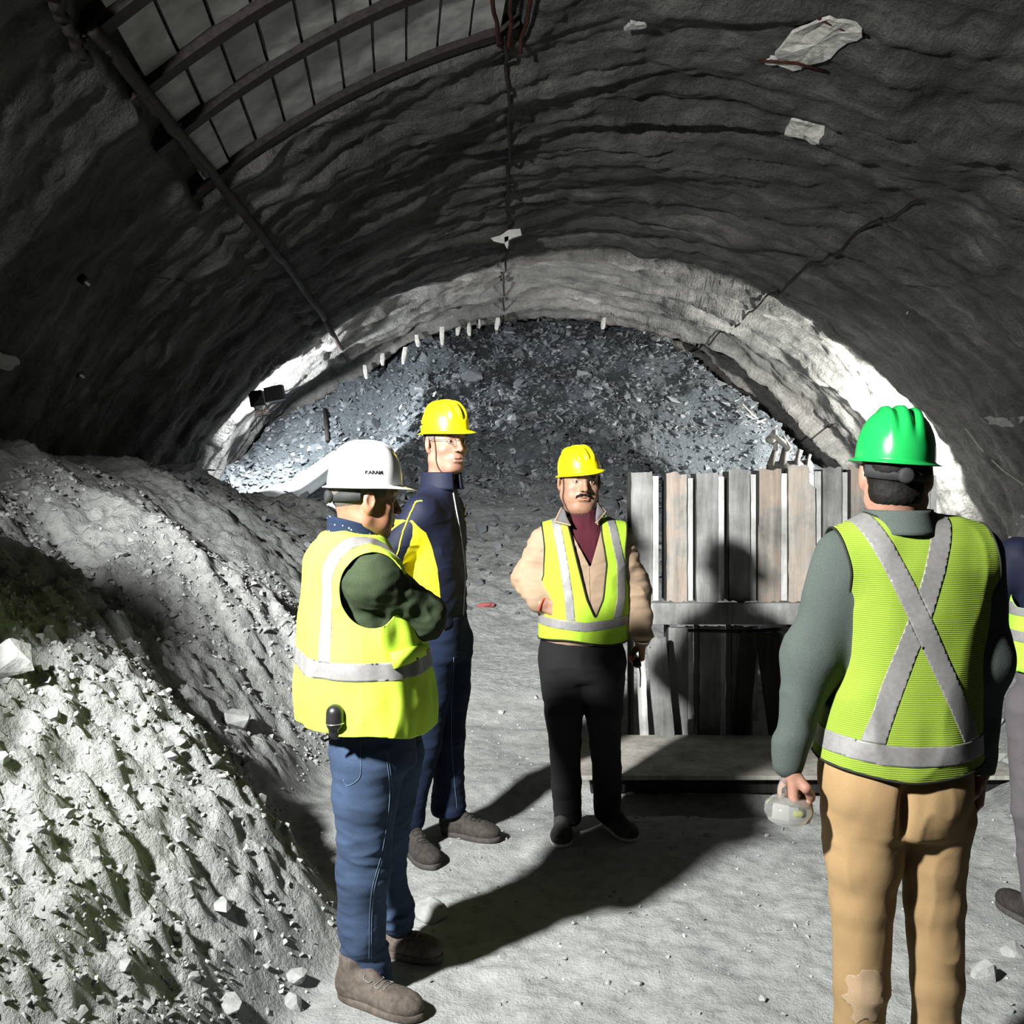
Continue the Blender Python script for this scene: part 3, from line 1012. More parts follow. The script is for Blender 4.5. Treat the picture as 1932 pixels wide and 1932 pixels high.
def shoe(parent, heel, toe, mat, sole_mat, h=0.085, wd=0.050, step=0.0035, lace=True, lace_mat=None, sole_h=0.024, name='shoe'):
    """heel and toe are ground points of the sole's ends"""
    heel = np.array(heel, float); toe = np.array(toe, float)
    d = toe - heel; L = np.linalg.norm(d[:2]); yaw = math.atan2(d[1], d[0])
    pit = math.atan2(d[2], L)
    M = frame(yaw, pit)
    A = lambda x, y, z: heel + M @ np.array([x, y, z])
    pts = [A(x, y, z) for x in (-.08, .08) for y in (-.03, L + .03) for z in (-.02, h + .09)]
    f = Field(np.min(pts, 0), np.max(pts, 0), step)
    sh = sole_h
    f.ell(A(0, .045, sh + .030), [wd * .80, .048, .055], M, .02)
    f.cap(A(0, .050, sh + .03), A(0, .055, h + .045), wd * .80, wd * .82, .02)
    f.cap(A(0, .09, sh + .022), A(0, L * .70, sh + .010), wd * .82, wd * .80, .02)
    f.ell(A(0, .10, sh + .045), [wd * .66, .065, .045], M, .02)
    f.ell(A(0, L * .70, sh + .014), [wd * .98, L * .27, .036], M, .02)
    f.ell(A(0, L - .055, sh + .012), [wd * .86, .053, .034], M, .015)
    f.plane(A(0, 0, sh * .8), -M[:, 2], .004)
    f.plane(A(0, 0, h + .062), M[:, 2], .01)
    V, Fq = f.mesh(); V, Fq = biggest(V, Fq); V = relax(V, Fq, 2)
    N = vnormals(V, Fq)
    V = folds(V, N, .0016, 38, 5)
    up = mesh_obj(name, V, Fq, mat, parent)
    # sole outline
    n = 40; o = []
    for i in range(n):
        a = 2 * math.pi * i / n
        y = L / 2 - math.cos(a) * L / 2
        t = y / L
        wy = wd * (0.80 + 0.22 * sstep(.35, .75, t)) * min(1, math.sqrt(max(0, 1 - (2 * t - 1) ** 6)))
        o.append((math.copysign(1, math.sin(a)) * wy * (abs(math.sin(a)) ** .35), y))
    V = []
    for z, g in ((0.0, -.002), (.003, .001), (sh * .9, .002), (sh, -.001)):
        for x, y in o:
            V.append(A(x * (1 + g / wd), L / 2 + (y - L / 2) * (1 + 2 * g / L), z))
    Fc = [tuple(range(n)), tuple(3 * n + k for k in range(n))[::-1]]
    for r in range(3):
        for k in range(n): Fc.append((r * n + k, (r + 1) * n + k, (r + 1) * n + (k + 1) % n, r * n + (k + 1) % n))
    mesh_obj('sole', V, Fc, sole_mat, up)
    if lace:
        P = []
        Vn = np.array([A(0, 0, 0)])
        N2 = vnormals(up_arr(up), fq_arr(up))
        row = []
        for i in range(5):
            y = .115 + .020 * i
            for sx in ((-1, 1) if i % 2 == 0 else (1, -1)):
                row.append(A(sx * .016, y, h * 0.9 - .008 * i + .01))
        pts = hug(up_arr(up), Fq, curve_pts(row, 40), .002)
        tube('laces', pts, .0017, lace_mat or mat, up, 6)
    return up

def up_arr(o):
    me = o.data; a = np.zeros(len(me.vertices) * 3, np.float32); me.vertices.foreach_get('co', a); return a.reshape(-1, 3).astype(float)
def fq_arr(o):
    return np.array([p.vertices[:] for p in o.data.polygons])

BANDM = plain('matt_black_band', (.02, .021, .022), .75, .3, 0, 60, .2)
def helmet(parent, c, M, mat, s=1.0, ribs=3, peak=0.035, band=True, wheel=True, depth=0.150, rib_amp=.007, name='hard_hat', band_mat=None, label=None):
    """hard hat, c = centre of the rim plane; M columns right, forward, up"""
    c = np.array(c, float)
    na, nt = 96, 34
    A = lambda x, y, z: c + s * (M @ np.array([x, y, z]))
    a0, b0 = .108, .134
    V = []; Fc = []
    for j in range(nt):
        e = (j / (nt - 1)) * math.pi / 2
        for i in range(na):
            a = 2 * math.pi * i / na
            ce = math.cos(e) ** .74; se = math.sin(e) ** .97
            x = a0 * ce * math.sin(a); y = b0 * ce * math.cos(a); z = depth * se
            if ribs == 3:
                rr = sum(math.exp(-((x - q) / .0105) ** 4) for q in (-.040, 0, .040)) * sstep(.25, .55, z / depth) * sstep(-.135, -.06, y) 
                gr = sum(math.exp(-((x - q) / .006) ** 2) for q in (-.0205, .0205)) * sstep(.35, .7, z / depth)
                k = 1 + rib_amp / .1 * (rr - .6 * gr)
            elif ribs == 1:
                rr = math.exp(-(x / .018) ** 4) * sstep(.5, .85, z / depth)
                k = 1 + .05 * rr
            else:
                k = 1
            x, y, z = x * k, y * k, z * k
            V.append(A(x, y, z))
    # brim: three more rings outward and down, longer at the front
    rings = []
    for g, dz in ((.000, -.004), (.008, -.008), (.016, -.0105), (.017, -.0135), (.004, -.0115)):
        st = len(V)
        for i in range(na):
            a = 2 * math.pi * i / na
            pk = g / .017 * peak * max(0, math.cos(a)) ** 1.6
            x = (a0 + g) * math.sin(a) * (1 + 0.15 * pk / .1); y = (b0 + g + pk) * math.cos(a)
            droop = -.010 * (g / .017) * max(0, math.cos(a)) ** 2 
            V.append(A(x, y, dz + droop))
        rings.append(st)
    for j in range(nt - 2):
        for i in range(na):
            k = (i + 1) % na
            Fc.append((j * na + i, j * na + k, (j + 1) * na + k, (j + 1) * na + i))
    top = len(V); V.append(A(0, 0, depth * (1 + (rib_amp / .1 if ribs == 3 else .05 if ribs == 1 else 0))))
    for i in range(na): Fc.append(((nt - 2) * na + i, (nt - 2) * na + (i + 1) % na, top))
    prev = 0
    for st in rings:
        for i in range(na):
            k = (i + 1) % na
            Fc.append((st + i, st + k, prev + k, prev + i))
        prev = st
    # inside skin
    ins = len(V)
    for j in range(12):
        e = j / 11 * math.pi / 2 * .98
        for i in range(na):
            a = 2 * math.pi * i / na
            ce = math.cos(e) ** .74
            V.append(A((a0 - .006) * ce * math.sin(a), (b0 - .006) * ce * math.cos(a), (depth - .01) * math.sin(e) - .006 * (j == 0)))
    for i in range(na): Fc.append((prev + (i + 1) % na, prev + i, ins + i, ins + (i + 1) % na))
    for j in range(11):
        for i in range(na):
            k = (i + 1) % na
            Fc.append((ins + j * na + k, ins + j * na + i, ins + (j + 1) * na + i, ins + (j + 1) * na + k))
    Fc = [f[::-1] for f in Fc]
    o = mesh_obj(name, V, Fc, mat, parent)
    if label: o['label'] = label
    bm_ = band_mat or BANDM
    if band:            # ratchet headband below the rim, round the back
        pts = []; VV = []; m = 30
        for i in range(m + 1):
            a = math.radians(112) + math.radians(136) * i / m
            for z, r in ((-.054, .0), (-.018, .0), (-.018, .003), (-.054, .003)):
                zz = z - .006 * math.cos(a) * -1
                VV.append(A((.098 + r) * math.sin(a), (.121 + r) * math.cos(a), zz))
        FF = []
        for i in range(m):
            for k in range(4): FF.append((i * 4 + k, i * 4 + (k + 1) % 4, (i + 1) * 4 + (k + 1) % 4, (i + 1) * 4 + k))
        b = mesh_obj('headband', VV, FF, bm_, o)
        if wheel:
            VV = []; n = 28
            for yy, r in ((-.121, .021), (-.125, .023), (-.139, .021), (-.143, .015)):
                for i in range(n):
                    a = 2 * math.pi * i / n
                    rr = r * (1 + .03 * math.cos(a * 14))
                    VV.append(A(rr * math.cos(a), yy, -.044 + rr * math.sin(a)))
            FF = [tuple(3 * n + k for k in range(n))]
            for q in range(3):
                for k in range(n): FF.append((q * n + k, q * n + (k + 1) % n, (q + 1) * n + (k + 1) % n, (q + 1) * n + k))
            mesh_obj('ratchet_knob', VV, FF, bm_, b)
    return o, A

def eyes(parent, c, M, s, wide=1.0, iris=(0.03, 0.015, 0.008), look=(0, 0)):
    wm = plain('eye_white', (0.75, 0.72, 0.68), .25, .5, 0, 40, .05)
    im = plain('eye_iris', iris, .2, .5, 0, 40, .05)
    for sx in (-1, 1):
        ctr = np.array(c) + s * (M @ np.array([sx * .031 * wide, .0735, .0085]))
        Vv = []; Ff = []; mi = []
        n, m = 20, 12
        Rl = M @ np.array(Matrix.Rotation(look[0], 3, 'Z') @ Matrix.Rotation(look[1], 3, 'X'))
        for j in range(m + 1):
            e = math.pi * j / m
            for i in range(n):
                a = 2 * math.pi * i / n
                v = np.array([math.sin(e) * math.cos(a), math.cos(e), math.sin(e) * math.sin(a)]) * .0118 * s
                Vv.append(ctr + Rl @ v)
        for j in range(m):
            for i in range(n):
                Ff.append((j * n + i, j * n + (i + 1) % n, (j + 1) * n + (i + 1) % n, (j + 1) * n + i)); mi.append(1 if j < 2 else 0)
        mesh_obj('eye', Vv, Ff, wm, parent, mats=[wm, im], midx=mi)

def strip_on(parent, name, V, Fq, pts, r, mat, out=.001, n=30, taper=True):
    P = hugv(V, Fq, curve_pts(pts, n), out)
    rr = r * np.sin(np.linspace(.25, math.pi - .25, n)) if taper else r
    return tube(name, P, rr, mat, parent, 8)

# ------------------------------------------------------------------ cloth materials
def cloth(name, c, nscale=220, namp=0.10, bump=0.25, rough=0.9, big=0.10, stripes=None, sheen=0.0):
    k = NT(name)
    v = k.coord('Object')
    n = k.noise(v, nscale, 3); g = k.noise(v, 5, 4)
    r = k.ramp(n, 'Fac', [(.3, tuple(x * (1 - namp) for x in c)), (.7, tuple(min(1, x * (1 + namp)) for x in c))])
    r2 = k.ramp(g, 'Fac', [(.3, (1 - big,) * 3), (.7, (1 + big,) * 3)])
    col = k.mix((r, 0), (r2, 0), 1.0, 'MULTIPLY')
    b = k.bump(n, 'Fac', bump, .002)
    if stripes:
        wv = k.n('ShaderNodeTexWave', wave_type='BANDS', bands_direction='Z')
        wv.inputs['Scale'].default_value = stripes[0]; wv.inputs['Distortion'].default_value = 0.6; wv.inputs['Detail'].default_value = 1
        k.l(v, 0, wv, 0)
        r3 = k.ramp(wv, 'Fac', [(0.05, (stripes[1],) * 3), (0.45, (1.06,) * 3)])
        col = k.mix(col, (r3, 0), 1.0, 'MULTIPLY')
        b = k.bump(wv, 'Fac', .5, .002, b)
    k.col(col); k.nrm(b); k.rough(rough, .2)
    k.b.inputs['Sheen Weight'].default_value = sheen
    return k.m

def skin(name, c, c2):
    k = NT(name)
    v = k.coord('Object')
    n = k.noise(v, 30, 5); n2 = k.noise(v, 260, 3)
    r = k.ramp(n, 'Fac', [(.3, c), (.7, c2)])
    k.col((r, 0)); k.nrm(k.bump(n2, 'Fac', .15, .001))
    k.rough(.5, .4)
    k.b.inputs['Subsurface Weight'].default_value = .08
    k.b.inputs['Subsurface Radius'].default_value = (.02, .008, .005)
    return k.m

def dotted(name, c, c2):
    k = NT(name)
    v = k.coord('Object')
    vo = k.n('ShaderNodeTexVoronoi'); vo.inputs['Scale'].default_value = 75; vo.inputs['Randomness'].default_value = .9
    k.l(v, 0, vo, 'Vector')
    r = k.ramp(vo, 'Distance', [(0.15, c2), (0.20, c)])
    k.col((r, 0)); k.rough(.9, .2)
    return k.m

LIME1 = cloth('lime_vest_cloth', (0.52, 0.78, 0.06), 300, .05, .15, .75, .05)
LIME3 = cloth('lime_mesh_cloth_light', (0.31, 0.50, 0.035), 300, .10, .3, .8, .05)
LIME4 = cloth('lime_mesh_cloth', (0.20, 0.30, 0.032), 300, .06, .2, .85, .06, stripes=(62, .72))
LIME5 = cloth('green_vest_cloth', (0.30, 0.72, 0.05), 300, .05, .2, .8, .06)
TAPE = plain('silver_tape', (0.21, 0.21, 0.21), .45, .5, .15, 90, .10, .1, .001)
TAPE4 = plain('grey_tape', (0.17, 0.17, 0.167), .5, .5, .1, 90, .12, .1, .001)
PIPING = plain('black_piping', (0.012, 0.014, 0.010), .7, .3)
OLIVE = cloth('olive_knit', (0.025, 0.037, 0.018), 260, .15, .3)
GREYGREEN = cloth('grey_green_fleece', (0.052, 0.066, 0.060), 240, .12, .3)
NAVY = cloth('navy_tracksuit', (0.005, 0.007, 0.019), 300, .1, .1, .7)
YELLOWP = cloth('yellow_panel', (0.85, 0.78, 0.02), 300, .05, .1, .8)
JEANS = cloth('blue_denim', (0.030, 0.050, 0.092), 420, .22, .3, .9, .22)
JEANS2 = cloth('dark_denim', (0.006, 0.012, 0.030), 420, .22, .3, .9, .25)
BLACKT = cloth('black_trouser_cloth', (0.010, 0.010, 0.011), 300, .1, .1)
KHAKI = cloth('khaki_cotton', (0.275, 0.184, 0.090), 320, .06, .15, .9, .06)
BEIGE = cloth('beige_windcheater', (0.26, 0.19, 0.128), 260, .05, .12, .75, .06)
MAROON = cloth('maroon_rib_knit', (0.050, 0.008, 0.015), 260, .15, .3)
GREYL = cloth('grey_collar_lining', (0.10, 0.095, 0.10), 260, .1)
GREYT = cloth('grey_trouser_cloth', (0.085, 0.08, 0.085), 260, .1)
DOTS = dotted('navy_dotted_cotton', (0.008, 0.016, 0.040), (0.35, 0.4, 0.45))
SKIN1 = skin('skin_tan', (0.22, 0.105, 0.060), (0.28, 0.138, 0.082))
SKIN2 = skin('skin_fair', (0.19, 0.100, 0.068), (0.235, 0.13, 0.092))
SKIN3 = skin('skin_wheat', (0.225, 0.122, 0.078), (0.285, 0.16, 0.106))
SKIN4 = skin('skin_brown', (0.24, 0.125, 0.088), (0.31, 0.165, 0.12))
HAIRB = cloth('black_hair', (0.005, 0.0045, 0.004), 500, .4, .6, .6)
HAIRG = cloth('grizzled_hair', (0.09, 0.08, 0.075), 500, .5, .6, .7)
HATW = plain('white_shell', (0.80, 0.80, 0.79), .25, .5, 0, 8, .03)
HATY = plain('yellow_shell', (0.88, 0.78, 0.006), .28, .5, 0, 8, .03)
HATG = plain('green_shell', (0.010, 0.30, 0.062), .22, .5, 0, 8, .04)
BROWNSH = cloth('dusty_brown_leather', (0.090, 0.075, 0.063), 60, .3, .4, .8, .35)
DARKSH = cloth('dusty_dark_leather', (0.034, 0.031, 0.028), 60, .3, .4, .8, .3)
GREYSH = cloth('dusty_dark_suede', (0.048, 0.050, 0.048), 60, .3, .4, .9, .3)
SOLE = plain('dark_rubber', (0.055, 0.052, 0.048), .9, .2, 0, 40, .3)
SOLEW = plain('pale_rubber', (0.50, 0.50, 0.47), .9, .2, 0, 40, .15)
STRAP = plain('brown_strap', (0.035, 0.018, 0.012), .7, .3)
METAL = plain('bright_metal', (0.75, 0.73, 0.70), .25, .5, .9, 40, .05)
THREAD = plain('pale_thread', (0.10, 0.14, 0.20), .9, .1)

def seams(P):
    return P

def fin(root):
    for ch in root.children:
        ch.location = Vector(ch.location) - root.location
    bpy.context.view_layer.update()

def make(name, f, mat, parent, amp=.005, fs=14, seed=1, stretch=(1, 1, .8), smooth=2, ampf=None, keep=200):
    V, Fq = f.mesh(); V, Fq = biggest(V, Fq, keep)
    V = relax(V, Fq, smooth)
    N = vnormals(V, Fq)
    if amp:
        a = amp if ampf is None else amp * ampf(V)
        V = folds(V, N, a, fs, seed, stretch)
        V = relax(V, Fq, 1, .3)
    o = mesh_obj(name, V, Fq, mat, parent)
    return o, V, Fq

def bounds(P, m=.12):
    P = np.array(P, float)
    return P.min(0) - m, P.max(0) + m

def collar(name, c, yaw, r0, r1, z0, z1, gap, mat, parent, flare=0.0, t=.004, back=0.0, sq=1.15):
    """open stand collar: ring with a gap at the front"""
    n, m = 48, 7
    M = frame(yaw)
    V = []
    for i in range(n + 1):
        a = gap + (2 * math.pi - 2 * gap) * i / n
        for j in range(m + 1):
            q = j / m
            r = r0 + (r1 - r0) * q + flare * q * q
            z = z0 + (z1 - z0) * q + back * (-math.cos(a)) * q
            V.append(np.array(c) + M @ np.array([r * math.sin(a), r * math.cos(a) * sq, z]))
    V = np.array(V); Ft = []
    for i in range(n):
        for j in range(m):
            a, b, d, e = i * (m + 1) + j, i * (m + 1) + j + 1, (i + 1) * (m + 1) + j + 1, (i + 1) * (m + 1) + j
            Ft += [(a, b, d), (a, d, e)]
    return shell(name, V, np.array(Ft), t, mat, parent)

def rim_loops(Ft):
    e = {}
    for f in Ft.tolist():
        for i in range(3):
            a, b = f[i], f[(i + 1) % 3]
            if (b, a) in e: del e[(b, a)]
            else: e[(a, b)] = 1
    nx = {a: b for a, b in e}
    loops = []
    while nx:
        s = next(iter(nx)); l = [s]; c = nx.pop(s)
        while c != s and c in nx:
            l.append(c); c = nx.pop(c)
        if len(l) > 20: loops.append(l)
    return loops

def piping(parent, V, Ft, r=.0035, mat=PIPING, out=.003, every=3):
    N = vnormals(V, Ft); VV = []; FF = []; 
    for l in rim_loops(Ft):
        P = V[l] + N[l] * out
        for _ in range(6): P = (np.roll(P, 1, 0) + P * 2 + np.roll(P, -1, 0)) / 4
        P = P[::every]
        o = tube('piping', P, r, mat, parent, 6, closed=True)

def wear_vest(root, f, mats, seed, hem, arm, neck, front=None, tapes=(), pip=False, amp=.006, z_arm=1.30, t=.003, stretch=(1, 1, .7), name='vest', tape_mat=TAPE, post=None, fs=10):
    V, Fq = f.mesh(); V, Fq = biggest(V, Fq); V = relax(V, Fq, 2)
    N = vnormals(V, Fq)
    zr = (V[:, 2] - V[:, 2].min()) / np.ptp(V[:, 2])
    V = folds(V, N, amp * (1.25 - .8 * zr), fs, seed, stretch)
    V = relax(V, Fq, 1, .3)
    Ft = tri([tuple(q) for q in Fq.tolist()])
    gs = [hem, arm, neck] + ([front] if front else [])
    V, Ft = clip_all(V, Ft, gs)
    o = shell(name, V, Ft, t, mats, root)
    for g in tapes:
        gl = g if isinstance(g, (list, tuple)) else [g]
        Vt, Tt = clip_all(V, Ft, gl)
        if len(Tt): shell('reflective_tape', Vt, Tt, .0015, tape_mat, o, out=t)
    if pip: piping(o, V, Ft, out=t)
    return o, V, Ft

# ================================================================== the man in the white hard hat (arms crossed, seen from behind his right side)
def person_white():
    D = 3.12
    Q = lambda px, py, dy=0.0: W(px, py, D + dy)
    root = empty('person', (-.43, 3.2, 0))
    tag(root, 'person in white hard hat and lime vest with arms crossed, seen from behind at left', 'person')
    yaw = math.radians(32)
    X = lambda px: (px - VPX) * D / F
    hc = Q(689, 945); HM = frame(math.radians(26), -.08)
    # joints
    RS = np.array([-.405, 2.975, 1.345]); RE = np.array([-.262, 3.07, 1.222]); RW = RE + np.array([-.10, .20, .035])
    LS = np.array([-.575, 3.265, 1.36]); LE = np.array([-.35, 3.40, 1.19]); LW = np.array([-.285, 3.14, 1.195])
    RH = Q(697, 1400); LH = Q(732, 1400, .18); RK = Q(686, 1640, .03); LK = Q(722, 1620, .30); RA = Q(694, 1850, .10); LA = np.array([-.385, 3.46, .13])
    # ---- body
    lo, hi = bounds([hc, RS, RE, RA, LA, LS, LE, hc + [0, 0, .1]], .13)
    f = Field(lo, hi, .009, [(2, hc[2] - .14, hc[2] + .12, .003), (0, hc[0] - .11, hc[0] + .12, .0035), (1, 2.93, hc[1] + .12, .0035), (2, 1.14, 1.24, .0035)])
    add_head(f, hc, HM, 1.0, 1.0, .01)
    f.cap(hc + HM @ np.array([0, -.022, -.05]), Q(668, 1035), .056, .062, .04)
    f.loft([(.90, X(690), D, .12, .09), (1.1, X(682), D, .13, .09), (1.3, X(668), D, .14, .08), (1.40, X(664), D, .13, .06), (1.46, X(664), D, .06, .05)], yaw, .04)
    f.chain([RS, RE, RW], [.045, .04, .028], .02)
    f.chain([LS, LE, LW], [.045, .038, .027], .02)
    f.chain([RH, RK, RA], [.07, .05, .035], .03); f.chain([LH, LK, LA], [.07, .05, .035], .03)
    add_hand(f, LW, np.array([-.05, -.14, -.008]), np.array([-1.0, .3, 0]), 1, .35, .92, .3)
    add_hand(f, RW, np.array([-.12, .08, .06]), np.array([-.6, -.6, 0]), -1, .35, .92, .3)
    b, BV, BF = make('body', f, SKIN1, root, 0, smooth=2)
    eyes(b, hc, HM, 1.0)
    # ---- hair: short grizzled fringe below the helmet
    f = Field(hc - .13, hc + .13, .004)
    f.ell(hc + HM @ np.array([0, -.014, .036]), [.0795, .1015, .092], HM, .01)
    f.plane(hc + HM @ np.array([0, -.06, -.022]), HM @ np.array([0, .35, -1]), .01)
    f.plane(hc + HM @ np.array([0, .045, 0]), HM @ np.array([0, 1, -.2]), .01)
    make('hair', f, HAIRG, root, .001, 120)
    # ---- helmet
    hat, A = helmet(root, hc + HM @ np.array([0, -.004, .052]), frame(math.radians(26), -.02), HATW, .885, ribs=1, peak=.040, depth=.148, label='white hard hat with dark maker lettering on its side')
    letter(hat, A, 'KARAM', .0125, (92, .036), .885)
    # ---- sleeves
    lo, hi = bounds([RS, RE, RW, LS, LE, LW, [X(690), D, 1.0]], .20)
    f = Field(lo, hi, .0055)
    f.loft([(.98, X(684), D, .17, .14), (1.15, X(680), D, .175, .14), (1.3, X(668), D, .175, .125), (1.39, X(662), D, .15, .10), (1.455, X(664), D, .08, .08)], yaw, .04)
    f.chain([RS + [-.02, .02, .0], RS, RE + [0, 0, 0], RW], [.085, .082, .064, .040], .03)
    f.cap(RE + [.008, .0, -.012], RE, .058, None, .02)
    f.chain([LS, LE, LW], [.075, .062, .042], .03)
    def near(V):
        d = np.minimum(np.linalg.norm(V - RE, axis=1), np.linalg.norm(V - (RS + RE) / 2 + [0, .02, .05], axis=1))
        return .6 + 1.0 * np.exp(-(d / .09) ** 2)
    make('sweater', f, OLIVE, root, .009, 15, 4, (1, 1, 1.4), ampf=near)
    collar('shirt_collar', Q(671, 1008), math.radians(30), .080, .068, -.020, .034, .42, DOTS, root, .010, .004, back=.026, sq=1.1)
    # ---- vest
    lo, hi = bounds([[X(690), D, .80], [X(690), D, 1.46]], .31)
    f = Field([lo[0], lo[1], .76], [hi[0], hi[1], 1.56], .0065)
    f.loft([(.80, X(686), D, .212, .185), (.90, X(687), D, .220, .190), (1.02, X(686), D, .217, .190), (1.14, X(683), D, .212, .180), (1.28, X(672), D, .200, .150), (1.38, X(664), D, .182, .125), (1.43, X(662), D, .135, .105), (1.475, X(664), D, .078, .088)], yaw, .03)
    f.cap(RS + [-.05, .03, .03], RS + [0, 0, .0], .088, .092, .05); f.cap(LS + [.03, -.03, .03], LS, .082, .086, .05)
    # swag of cloth over the belly pockets
    f.ell(Q(765, 1330, .0), [.07, .10, .09], None, .06)
    fx, fy = math.cos(yaw), math.sin(yaw)
    U = lambda V: (V[:, 0] - X(672)) * fy - (V[:, 1] - D) * fx
    Fw = lambda V: (V[:, 0] - X(672)) * fx + (V[:, 1] - D) * fy
    def hem(V): return V[:, 2] - (.897 - .022 * sstep(-.05, .1, Fw(V)) + .008 * sstep(.1, .2, Fw(V)))
    def hole(c, rad, rz):
        def g(V):
            q = np.sqrt(((V[:, 0] - c[0]) / rad) ** 2 + ((V[:, 1] - c[1]) / rad) ** 2 + ((V[:, 2] - c[2]) / rz) ** 2)
            return (q - 1) * rad
        return g
    h1 = hole(RS + [.012, -.055, -.028], .098, .110); h2 = hole(LS + [-.01, .05, -.01], .09, .12)
    def arm(V): return np.minimum(h1(V), h2(V))
    nc = Q(672, 985)
    def neck(V): return np.sqrt((V[:, 0] - nc[0]) ** 2 + (V[:, 1] - nc[1]) ** 2 + .6 * (V[:, 2] - nc[2]) ** 2) - .085
    zb = lambda V, a, b_: [lambda V: V[:, 2] - a(V), lambda V: b_(V) - V[:, 2]]
    low = lambda V: 1.072 - .016 * sstep(-.10, .05, U(V)) + .010 * sstep(.10, .2, Fw(V))
    up = lambda V: low(V) + .052
    belt = [lambda V: V[:, 2] - low(V), lambda V: up(V) - V[:, 2]]
    # band that loops round the armhole at the back and rises over the shoulder
    def hz(V):
        V2 = V.copy(); V2[:, 2] = np.maximum(V2[:, 2], RS[2] - .02); return h1(V2)
    def band_in(V): return hz(V) - .026
    def band_out(V): return .068 - hz(V)
    strap = [lambda V: band_in(V), lambda V: band_out(V), lambda V: V[:, 2] - up(V) + .004, lambda V: np.where(V[:, 2] > 1.30, .055 + .3 * (V[:, 2] - 1.38) - Fw(V), -.03 - Fw(V))]
    vest, VV, VT = wear_vest(root, f, LIME1, 3, hem, arm, neck, None, [belt, strap], amp=.022, fs=8, stretch=(1.2, 1.2, .55))
    # pocket flap and hanging tab on the belly
    P = hugv(VV, VT, [Q(733, 1232, -.2), Q(765, 1222, -.2), Q(796, 1216, -.2), Q(797, 1236, -.2), Q(768, 1252, -.2), Q(740, 1262, -.2)], .006)
    Pn = hugv(VV, VT, [Q(733, 1232, -.2), Q(765, 1222, -.2), Q(796, 1216, -.2), Q(797, 1236, -.2), Q(768, 1252, -.2), Q(740, 1262, -.2)], .014)
    mesh_obj('pocket_flap', np.concatenate([P, Pn]), [(0, 1, 4, 5), (1, 2, 3, 4), (6, 11, 10, 7), (7, 10, 9, 8), (5, 4, 10, 11), (4, 3, 9, 10), (0, 5, 11, 6), (3, 2, 8, 9), (0, 6, 7, 1), (1, 7, 8, 2)], LIME1, vest)
    strip_on(vest, 'side_seam', VV, VT, [Q(687, 1200, -.25), Q(688, 1260, -.25), Q(687, 1370, -.25)], .0010, LIME1, .003, 24, False)
    # ---- jeans
    lo, hi = bounds([RH, RA, LA, RH + [0, 0, .12]], .17); lo[2] = .03
    f = Field(lo, hi, .0055)
    f.loft([(.74, X(702), D + .05, .150, .125), (.86, X(698), D + .03, .155, .125), (.95, X(694), D + .02, .165, .125)], yaw, .05)
    f.chain([RH + [0, 0, -.04], Q(690, 1500), RK, Q(682, 1740, .06), RA + [-.005, 0, .03]], [.125, .096, .080, .070, .070], .03)
    f.cap(Q(694, 1820, .09), Q(700, 1850, .10), .073, .066, .02); f.ell(Q(700, 1868, .08), [.070, .085, .040], None, .02)
    f.chain([LH + [0, 0, -.04], (LH + LK) / 2, LK, (LK + LA) / 2 + [-.01, 0, 0], LA], [.120, .095, .078, .068, .066], .02)
    def bunch(V):
        z = V[:, 2]
        return .6 + 1.6 * np.exp(-((z - .13) / .10) ** 2) + .7 * np.exp(-((z - .45) / .10) ** 2)
    j, JV, JF = make('jeans', f, JEANS, root, .0085, 11, 8, (.7, .7, 2.1), ampf=bunch)
    JT = tri([tuple(q) for q in JF.tolist()])
    for pp in ([(727, 1412), (735, 1500), (722, 1600), (700, 1690), (696, 1810)], [(731, 1412), (739, 1500), (726, 1600), (704, 1690), (700, 1810)]):
        strip_on(j, 'seam', JV, JT, [Q(x, y, -.2) for x, y in pp], .0011, THREAD, .001, 60, False)
    strip_on(j, 'pocket_stitching', JV, JT, [Q(x, y, -.2) for x, y in ((680, 1395), (681, 1440), (680, 1462), (672, 1474), (655, 1482), (648, 1470))], .0012, THREAD, .001, 30, False)
    # ---- shoes
    shoe(root, (-.540, 3.195, .0), (-.262, 3.045, .0), BROWNSH, BROWNSH, .085, .052, lace=True, lace_mat=TAPE4)
    shoe(root, (-.495, 3.50, .0), (-.225, 3.41, .0), BROWNSH, BROWNSH, .085, .052, lace=True, lace_mat=TAPE4)
    fin(root)
    # ---- two-way radio on the belt
    r = empty('radio', tuple(Q(632, 1392, -.20)))
    tag(r, 'glossy black two-way radio clipped to the belt under the lime vest', 'radio')
    f = Field(Q(632, 1360, -.20) - .08, Q(632, 1360, -.20) + .08, .003)
    f.cap(Q(632, 1345, -.215), Q(632, 1362, -.215), .026, .027, .01)
    f.cap(Q(633, 1362, -.20), Q(633, 1382, -.20), .024, .020, .01)
    make('radio_body', f, BLACKP, r, 0)
    tube('trim_ring', [Q(632, 1364, -.215) + .0275 * np.array([math.cos(a), math.sin(a), .05 * math.cos(a)]) for a in np.linspace(0, 2 * math.pi, 25)[:-1]], .0015, METAL, r, 6, True)
    tube('belt_clip', [Q(618, 1384, -.20), Q(606, 1392, -.19), Q(612, 1398, -.18), Q(634, 1388, -.17)], .004, BLACKP, r, 6)
    fin(r)

